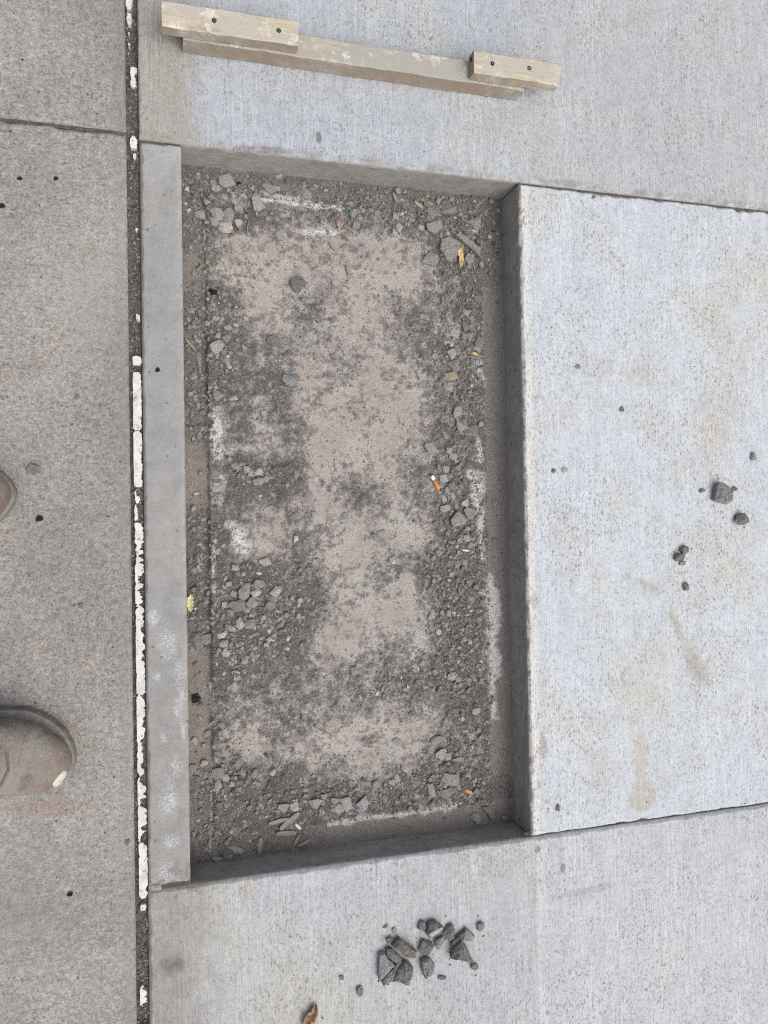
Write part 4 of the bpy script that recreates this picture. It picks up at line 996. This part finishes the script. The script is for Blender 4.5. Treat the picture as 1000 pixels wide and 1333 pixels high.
for k, (pts, th, tn, lab) in enumerate([
    (D2((372, 455), (430, 440), (505, 488), (478, 570), (430, 603), (398, 590), (382, 545), (362, 520)), .011, 'm', 'biggest flat chip in the recess, beside a yellow leaf'),
    (D2((462, 428), (490, 408), (575, 470), (628, 520), (625, 580), (560, 510)), .008, 'm', 'long triangular chip right of the yellow leaf'),
    (D2((522, 590), (545, 548), (586, 552), (580, 605), (550, 625)), .008, 'm', 'small five-sided chip right of the yellow leaf'),
    (D2((272, 355), (310, 345), (370, 332), (382, 385), (340, 420), (282, 402)), .008, 'm', 'wide flat chip above the biggest one in the recess'),
    (D6((330, 430), (382, 372), (438, 432), (420, 460), (348, 482)), .010, 'm', 'big diamond-shaped chip in the right gravel below the cigarette end'),
    (D1((488, 335), (512, 295), (545, 340), (568, 395), (540, 428), (500, 418)), .007, 'p', 'pale pointed chip right of the upper left cluster'),
    (D8((402, 165), (440, 168), (488, 160), (470, 205), (452, 222), (440, 195)), .007, 'm', 'three-pointed chip in the right gravel'),
    (D4((590, 480), (625, 478), (668, 540), (640, 552)), .006, 'g', 'long three-sided chip in the lower right corner')]):
    pl(pts, th, tn, lab, PG, 60 + k, (RND.uniform(-3, 3), RND.uniform(-3, 3)), -.072, fz_, 'stone_chip', .2)

# ------------------------------------------------------------------ black lumps in the recess
for a, l in (((277, 380, 11, 8, -10, .6, 'k'), 'jet black lump in the upper left gravel of the recess'), ((256, 909, 12, 13, 0, .6, 'k'), 'jet black lump against the left wall, low in the recess'), ((311, 239, 6, 7, 0, .5, 'k'), 'small black crumb near the top wall at the left')):
    tag(stone('charcoal_lump', *a, -.072, CHUNK, .2, 5, fz_), l, 'lump')

# ------------------------------------------------------------------ gravel of the middle size, as single pebbles
GB = [(275, 270, 35, 50), (330, 255, 60, 25), (430, 275, 70, 22), (530, 275, 60, 30), (600, 310, 45, 60), (275, 430, 30, 60), (262, 600, 20, 300), (330, 615, 32, 16), (320, 785, 50, 40), (310, 840, 35, 30),
      (360, 800, 40, 40), (603, 450, 30, 80), (595, 540, 25, 60), (590, 640, 35, 45), (600, 720, 33, 60), (590, 800, 40, 70), (598, 880, 38, 40), (560, 870, 40, 22), (598, 975, 36, 45), (560, 1030, 60, 25), (450, 1042, 80, 20),
      (370, 1050, 40, 16), (290, 1015, 30, 30), (265, 960, 25, 60), (300, 1090, 40, 25), (510, 890, 40, 20)]
def gravel_w(x, y):
    u, v = photo_of(x, y, -.073); w_ = np.zeros_like(u) + .03
    for a, b, ra, rb in GB: w_ = np.maximum(w_, np.exp(-((u - a) / ra) ** 2 - ((v - b) / rb) ** 2))
    return w_
cells = []
tries = 0
while len(cells) < 110 and tries < 20000:
    tries += 1
    u = RND.uniform(250, 650); v = RND.uniform(228, 1115); x, y = G2(u, v, -.075)
    if not (.006 < x < PW_ - .006 and -PL_ + .006 < y < -.006): continue
    dk = float(darkmap(np.array([x]), np.array([y]))[0])
    if RND.random() > max(0, dk - .45) ** 1.6 * 3 or RND.random() > gravel_w(np.array([x]), np.array([y]))[0]: continue
    if any((u - a) ** 2 + (v - b) ** 2 < 81 for a, b in cells) or any((u - p[0]) ** 2 + (v - p[1]) ** 2 < 100 for p in PIT): continue
    cells.append((u, v))
for u, v in cells:
    z = zone(u, v); s_ = RND.uniform(5, 8.5)
    tn = RND.choice('gggmmmmdpb')
    o = stone('pebble', u, v, s_ * RND.uniform(.9, 1.3), s_, RND.uniform(0, 180), RND.uniform(.45, .8), tn, -.073, PEB, .2, 20, fz_)
    tag(o, 'tiny ' + TW[tn] + ' pebble ' + z, 'pebble', 'tiny pebbles ' + z); AUTO.append((o, v))
byl = {}
for o, v in AUTO: byl.setdefault(o['label'], []).append((v, o))
ORD = ['topmost', 'second from the top', 'third from the top', 'fourth from the top', 'fifth from the top', 'sixth from the top', 'seventh from the top', 'eighth from the top']
for lab, os_ in byl.items():
    if 1 < len(os_) <= 8:
        for k, (v, o) in enumerate(sorted(os_, key=lambda q: q[0])): o['label'] = lab + ', ' + (ORD[k] if k < len(os_) - 1 or k == 0 else 'lowest')

# ------------------------------------------------------------------ cigarette end
def cyl(name, r, L, mat, parent, x0, segs=16, squash=1.0):
    V = []; F = []; prof = [(r * .86, 0), (r, .0006), (r, L - .0006), (r * .86, L)]
    for rr, xx in prof:
        for i in range(segs):
            a = 2 * math.pi * i / segs; V.append((x0 + xx, rr * math.cos(a), rr * math.sin(a) * squash))
    for k in range(3):
        for i in range(segs): F.append((k * segs + i, k * segs + (i + 1) % segs, (k + 1) * segs + (i + 1) % segs, (k + 1) * segs + i))
    F.append(tuple(range(segs))[::-1]); F.append(tuple(range(3 * segs, 4 * segs)))
    me = mesh_from(name, V, F); 
    bm = bmesh.new(); bm.from_mesh(me); bmesh.ops.recalc_face_normals(bm, faces=bm.faces); bm.to_mesh(me); bm.free()
    me.polygons.foreach_set('use_smooth', [len(p.vertices) == 4 for p in me.polygons])
    return link(name, me, mat, parent)
g_ = G('cork_paper', .7); q = g_.noise(500, 3, .6); g_.color(g_.mix(g_.mr(q, .4, .65), (.62, .27, .075), (.42, .16, .045))); m_cork = g_.m
g_ = G('cig_paper', .8); q = g_.noise(300, 3, .6); g_.color(g_.mix(g_.mr(q, .3, .7), (.70, .70, .68), (.82, .82, .80))); m_paper = g_.m
xa, ya = G2(561.5, 619, -.068); xb, yb = G2(571, 637, -.068)
cg = empty('cigarette_end', (xb, yb, floor_z(xb, yb) + .0036), math.atan2(ya - yb, xa - xb)); tag(cg, 'orange and white cigarette end lying on the grit', 'cigarette')
Lc = math.hypot(xa - xb, ya - yb)
cyl('filter', .0040, Lc * .68, m_cork, cg, 0, squash=.9); cyl('paper', .0038, Lc * .30, m_paper, cg, Lc * .685, squash=.85)

# ------------------------------------------------------------------ leaves
def leaf_mat(name, a, b, c):
    g = G(name, .7); n1 = g.noise(160, 4, .6); n2 = g.noise(420, 3, .6)
    col = g.mix(g.mr(n1, .42, .56), a, b); col = g.mix(g.mr(n2, .60, .70), col, c); g.color(col); g.bump(n1, .5, .002)
    return g.m
def leaf(name, pts, half_w, z0, curl, mat, label, seed, lobes=0.0):
    """a dry leaf: blade halves folded up along a curved midrib"""
    r = random.Random(seed); n = 14; P_ = []
    for i in range(n):
        t = i / (n - 1) * (len(pts) - 1); k = min(int(t), len(pts) - 2); f = t - k
        P_.append(Vector((pts[k][0] * (1 - f) + pts[k + 1][0] * f, pts[k][1] * (1 - f) + pts[k + 1][1] * f, 0)))
    W = [Vector((*G2(p.x, p.y, z0), 0)) for p in P_]; c = sum(W, Vector()) / n; root = empty(name, (c.x, c.y, z0)); tag(root, label, 'leaf')
    V = []; F = []; m = 7
    for i, p in enumerate(W):
        t = (W[min(i + 1, n - 1)] - W[max(i - 1, 0)]).normalized(); s = Vector((-t.y, t.x, 0)); u = i / (n - 1)
        hw = half_w * (math.sin(math.pi * min(.98, max(.04, u))) ** .7) * (1 + lobes * math.sin(i * 2.4))
        for j in range(m):
            a = (j / (m - 1) - .5) * 2
            V.append(p - c + s * a * hw * (1 + r.uniform(-.08, .08)) + Vector((0, 0, .0008 + abs(a) ** 1.5 * curl * (1 + .3 * math.sin(i * 1.3 + a)) + r.uniform(0, .0008))))
    for i in range(n - 1):
        for j in range(m - 1): F.append((i * m + j, i * m + j + 1, (i + 1) * m + j + 1, (i + 1) * m + j))
    o = link('blade', mesh_from('blade', V, F, True), mat, root); so = o.modifiers.new('t', 'SOLIDIFY'); so.thickness = .0005
    link('midrib', tube_mesh('midrib', [tuple(p - c + Vector((0, 0, .0014))) for p in W], [.0008 * (1 - .6 * i / n) for i in range(n)], 6), mat, root)
    return root
m_leaf1 = leaf_mat('dry_leaf', (.19, .095, .055), (.30, .18, .11), (.60, .50, .38))
m_leaf2 = leaf_mat('yellow_leaf', (.50, .38, .13), (.62, .52, .26), (.13, .09, .045))
m_leaf3 = leaf_mat('pale_leaf', (.52, .50, .24), (.58, .55, .32), (.38, .34, .15))
leaf('dry_leaf', [(397, 1340), (399, 1328), (407, 1317), (411, 1305)], .0092, .001, .007, m_leaf1, 'curled red-brown dry leaf at the bottom edge of the photo', 1, .12)
leaf('dry_leaf', [(602, 319), (598, 330), (600, 338), (598, 350)], .0052, -.067, .004, m_leaf2, 'narrow curled yellow leaf beside the biggest flat chip', 2, .2)
leaf('dry_leaf', [(249, 773), (247, 784), (248, 797)], .0058, -.070, .003, m_leaf3, 'pale yellow leaf scrap against the left wall of the recess', 3, .3)
leaf('dry_leaf', [(613, 460), (619, 461), (622, 463)], .003, -.069, .001, m_leaf2, 'tiny yellow-brown leaf scrap in the right gravel', 4, .2)

# ------------------------------------------------------------------ twigs and splinters
def wmat(name, a, b):
    g = G(name, .85); v = g.vscale((60, 900, 900)); n = g.noise(1, 3, .6, v); g.color(g.mix(g.mr(n, .35, .65), a, b)); g.bump(n, .4, .001); return g.m
m_grey_wood = wmat('grey_wood', (.19, .175, .155), (.30, .275, .245)); m_red = wmat('red_twig', (.22, .09, .06), (.30, .15, .10)); m_orange = wmat('orange_wood', (.42, .20, .10), (.52, .30, .18)); m_tan = wmat('tan_wood', (.36, .27, .20), (.46, .36, .27))
m_whitebit = wmat('white_sliver', (.55, .54, .51), (.66, .65, .62))
def splinter(name, u0, v0, u1, v1, width, mat, label, seed, thick=.5, lift=.002, sharp=True):
    r = random.Random(seed)
    xa, ya = G2(u0, v0, -.071); xb, yb = G2(u1, v1, -.071); za = floor_z(xa, ya) + lift; zb = floor_z(xb, yb) + lift * .6
    A, Bv = Vector((xa, ya, za)), Vector((xb, yb, zb)); L = (Bv - A).length; hw = width * .0014 / 2; th = hw * thick * 2
    n = max(4, int(L / .006)); V = []; F = []
    for i in range(n + 1):
        t = i / n; k = (.55 if sharp and i in (0, n) else 1) * (1 + r.uniform(-.12, .12)); b = r.uniform(-.0003, .0003)
        for (yy, zz) in ((-1, 0), (1, 0), (.85, 1), (-.85, 1)): V.append((t * L + r.uniform(-.0007, .0007) * (i in (0, n)), yy * hw * k + b, zz * th))
    for i in range(n):
        for k in range(4): F.append((4 * i + k, 4 * i + (k + 1) % 4, 4 * i + 4 + (k + 1) % 4, 4 * i + 4 + k))
    F += [(3, 2, 1, 0), (4 * n, 4 * n + 1, 4 * n + 2, 4 * n + 3)]
    o = link(name, mesh_from(name, V, F), mat); o.location = A - Vector((0, 0, .0008))
    d = Bv - A; o.rotation_euler = (r.uniform(-.1, .1), -math.atan2(d.z, math.hypot(d.x, d.y)), math.atan2(d.y, d.x))
    return tag(o, label, 'splinter' if name == 'wood_splinter' else name.split('_')[-1])
for k, a in enumerate([(360, 1085, 386, 1085, 6, m_grey_wood, 'flat grey splinter lying level near the bottom wall'), (340, 1091, 338, 1113, 6, m_grey_wood, 'short upright splinter leaning on the bottom wall'),
        (364, 1079, 389, 1057, 7, m_grey_wood, 'broad slanting splinter crossing two others near the bottom wall'), (391, 1087, 383, 1103, 4, m_grey_wood, 'thin steep splinter right of the level one'),
        (388, 1102, 405, 1094, 4, m_grey_wood, 'thin splinter lowest by the bottom wall, pointing right'), (350, 1071, 375, 1065, 5, m_grey_wood, 'pale bent splinter at the upper left of the splinter pile'),
        (384, 1072, 392, 1080, 4, m_whitebit, 'whitish splinter at the right of the splinter pile'), (606, 479, 641, 474, 3, m_grey_wood, 'thin stick lying across the right groove'),
        (241, 440, 255, 456, 4, m_grey_wood, 'grey stick leaning in the left groove'), (605, 1028, 616, 1033, 5, m_orange, 'orange splinter in the lower right corner'),
        (453, 345, 455, 358, 6, m_grey_wood, 'short grey splinter in the upper middle of the floor'), (429, 315, 437, 325, 5, m_grey_wood, 'small dark splinter below the beige cube'),
        (600, 716, 609, 717, 3, m_whitebit, 'tiny white sliver in the right gravel'), (541, 261, 552, 270, 3, m_tan, 'small tan splinter near the top wall at the right'), (512, 250, 517, 262, 4, m_grey_wood, 'pale splinter near the top wall right of the middle'),
        (266, 295, 267, 312, 3, m_grey_wood, 'grey stick below the upper left cluster'), (496, 480, 508, 486, 3, m_grey_wood, 'thin splinter flat on the pale upper floor')]):
    splinter('wood_splinter', *a, 900 + k)
def twig(pts, r0, mat, label):
    W = [(*G2(u, v, -.070), 0) for u, v in pts]; W = [Vector((x, y, floor_z(x, y) + .003)) for x, y, _ in W]; c = W[0].copy()
    o = link('twig', tube_mesh('twig', [p - c for p in W], [r0 * (1 - .5 * i / len(W)) for i in range(len(W))], 7), mat); o.location = c
    tag(o, label, 'twig')
twig([(298, 308), (304, 303), (312, 299), (319, 296)], .0014, m_red, 'thin reddish twig under the upper left cluster')
twig([(322, 306), (322, 297), (324, 288)], .0011, m_grey_wood, 'thin grey twig crossing the reddish one')
cu = stone('brick_crumb', 440, 292, 8, 12, -5, .8, 't', -.072, CHIP, .15, 3, fz_); cu.color = (.42, .29, .21, 1); tag(cu, 'beige cube-shaped crumb of brick near the top wall', 'crumb')

# ------------------------------------------------------------------ loose grit (uncountable)
def grains(name, X, Y, Z, S, tones, mat, flat=.65, embed=.15, shapes=6, npts=9):
    sh = []
    for k in range(shapes):
        me = hull_mesh('tmp', 700 + k, npts, .4); co = np.array([v.co[:] for v in me.vertices]); fc = []
        for p in me.polygons:
            vs = list(p.vertices)
            for i in range(1, len(vs) - 1): fc.append((vs[0], vs[i], vs[i + 1]))
        sh.append((co, np.array(fc))); bpy.data.meshes.remove(me)
    VV = []; FF = []; TT = []; off = 0
    which = NR.randint(0, shapes, len(X))
    for k in range(shapes):
        i = np.where(which == k)[0]
        if len(i) == 0: continue
        co, fc = sh[k]; n = len(i); a = NR.uniform(0, 2 * np.pi, n); asp = NR.uniform(.7, 1.35, n)
        sx = S[i] * asp; sy = S[i] / asp; sz = S[i] * flat * NR.uniform(.7, 1.2, n)
        px = co[None, :, 0] * sx[:, None]; py = co[None, :, 1] * sy[:, None]; pz = (co[None, :, 2] + .5 - embed) * sz[:, None]
        x = X[i][:, None] + px * np.cos(a)[:, None] - py * np.sin(a)[:, None]; y = Y[i][:, None] + px * np.sin(a)[:, None] + py * np.cos(a)[:, None]
        VV.append(np.stack([x, y, Z[i][:, None] + pz], -1).reshape(-1, 3))
        FF.append((fc[None] + (np.arange(n) * len(co))[:, None, None] + off).reshape(-1, 3)); TT.append(np.repeat(tones[i], len(co))); off += n * len(co)
    me = mesh_np(name, np.vstack(VV), np.vstack(FF)); fattr(me, 'tone', np.concatenate(TT))
    return link(name, me, mat)
def grit_mat():
    g = G('grit', .93); t = g.attr('tone').outputs['Fac']
    col = g.mix(g.mr(t, 0, .5), (.06, .056, .052), (.165, .159, .151)); col = g.mix(g.mr(t, .5, .9), col, (.29, .28, .263)); col = g.mix(g.mr(t, .94, 1.0), col, (.55, .53, .50))
    f = g.noise(500, 3, .6); col = g.mix(1.0, col, g.math('ADD', .7, g.math('MULTIPLY', f, .6)), 'MULTIPLY')
    col = g.mix(g.mr(g.noise(40, 3, .6), .5, .68, 0, .55), col, (.16, .135, .115)); g.color(col); return g.m
m_grit = grit_mat()
OCC = [(*G2(p[0], p[1], -.07), max(p[2], p[3]) * .00062) for p in PIT if max(p[2], p[3]) > 11] + [(*G2(u, v, -.07), r) for u, v, r in ((586, 324, .018), (612, 318, .012), (596, 676, .014), (565, 295, .013), (335, 263, .012))]
def scatter(n, pw, lo, coarse=False):
    X = []; Y = []
    while sum(map(len, X)) < n:
        x = NR.uniform(.003, PW_ - .003, n * 2); y = NR.uniform(-PL_ + .003, -.003, n * 2)
        dk = floor_parts(x, y)[1]; keep = NR.rand(n * 2) < np.clip((dk - lo) / (1 - lo), 0, 1) ** pw
        if coarse: keep &= NR.rand(n * 2) < gravel_w(x, y)
        for ox, oy, orr in OCC: keep &= (x - ox) ** 2 + (y - oy) ** 2 > orr * orr
        X.append(x[keep]); Y.append(y[keep])
    return np.concatenate(X)[:n], np.concatenate(Y)[:n]
def sizes(n, a, b, p): return a + (b - a) * NR.rand(n) ** p
x1, y1 = scatter(56000, 1.3, .34); z1 = floor_parts(x1, y1)[0]
struct(grains('fine_grit', x1, y1, z1, sizes(56000, .0008, .0027, 2.4), NR.beta(1.3, 1.7, 56000), m_grit), 'stuff')
x2, y2 = scatter(7500, 1.1, .36, True); z2 = floor_parts(x2, y2)[0]
struct(grains('coarse_gravel', x2, y2, z2, sizes(7500, .0024, .0088, 2.6), NR.beta(2.4, 1.6, 7500), m_grit, .6, .2, 8, 12), 'stuff')
x3 = NR.uniform(.004, PW_ - .004, 2600); y3 = NR.uniform(-PL_ + .004, -.004, 2600); z3 = floor_parts(x3, y3)[0]
struct(grains('scattered_crumbs', x3, y3, z3, sizes(2600, .0010, .0034, 2.6), NR.beta(1.3, 1.5, 2600), m_grit), 'stuff')
xj = NR.uniform(JL + .001, JR - .001, 9000); yj = NR.uniform(-1.72, .52, 9000)
zj = -.011 + (fbm(xj, yj, 150, 3, 201) - .5) * .006 + (fbm(xj, yj, 14, 3, 211) - .5) * .006
struct(grains('joint_grit', xj, yj, zj, sizes(9000, .0010, .0040, 2.0), NR.beta(1.2, 2.3, 9000), m_grit), 'stuff')
# a few crumbs on the slabs themselves
ns = 700; xs_ = NR.uniform(-.34, 1.25, ns); ys_ = NR.uniform(-1.7, .5, ns)
ok = ~((xs_ > -.09) & (xs_ < .615) & (ys_ > -1.23) & (ys_ < .01)) & ~((xs_ > -.09) & (xs_ < -.06)) & (np.abs(ys_ - .007) > .006)
struct(grains('slab_crumbs', xs_[ok], ys_[ok], np.zeros(ok.sum()), sizes(ok.sum(), .0007, .0026, 3.0), NR.beta(1.0, 2.6, ok.sum()), m_grit), 'stuff')
cx_, cy_ = [], []
for u, v, n, sp in ((512, 1250, 45, 16), (560, 1225, 45, 18), (605, 1232, 40, 15), (942, 640, 22, 14), (886, 722, 16, 9), (963, 678, 10, 8), (400, 1310, 8, 10)):
    for k in range(n):
        x, y = G2(RND.gauss(u, sp), RND.gauss(v, sp)); cx_.append(x); cy_.append(y)
struct(grains('heap_dust', np.array(cx_), np.array(cy_), np.zeros(len(cx_)), sizes(len(cx_), .0007, .0034, 2.4), NR.beta(2, 2, len(cx_)), m_grit), 'stuff')
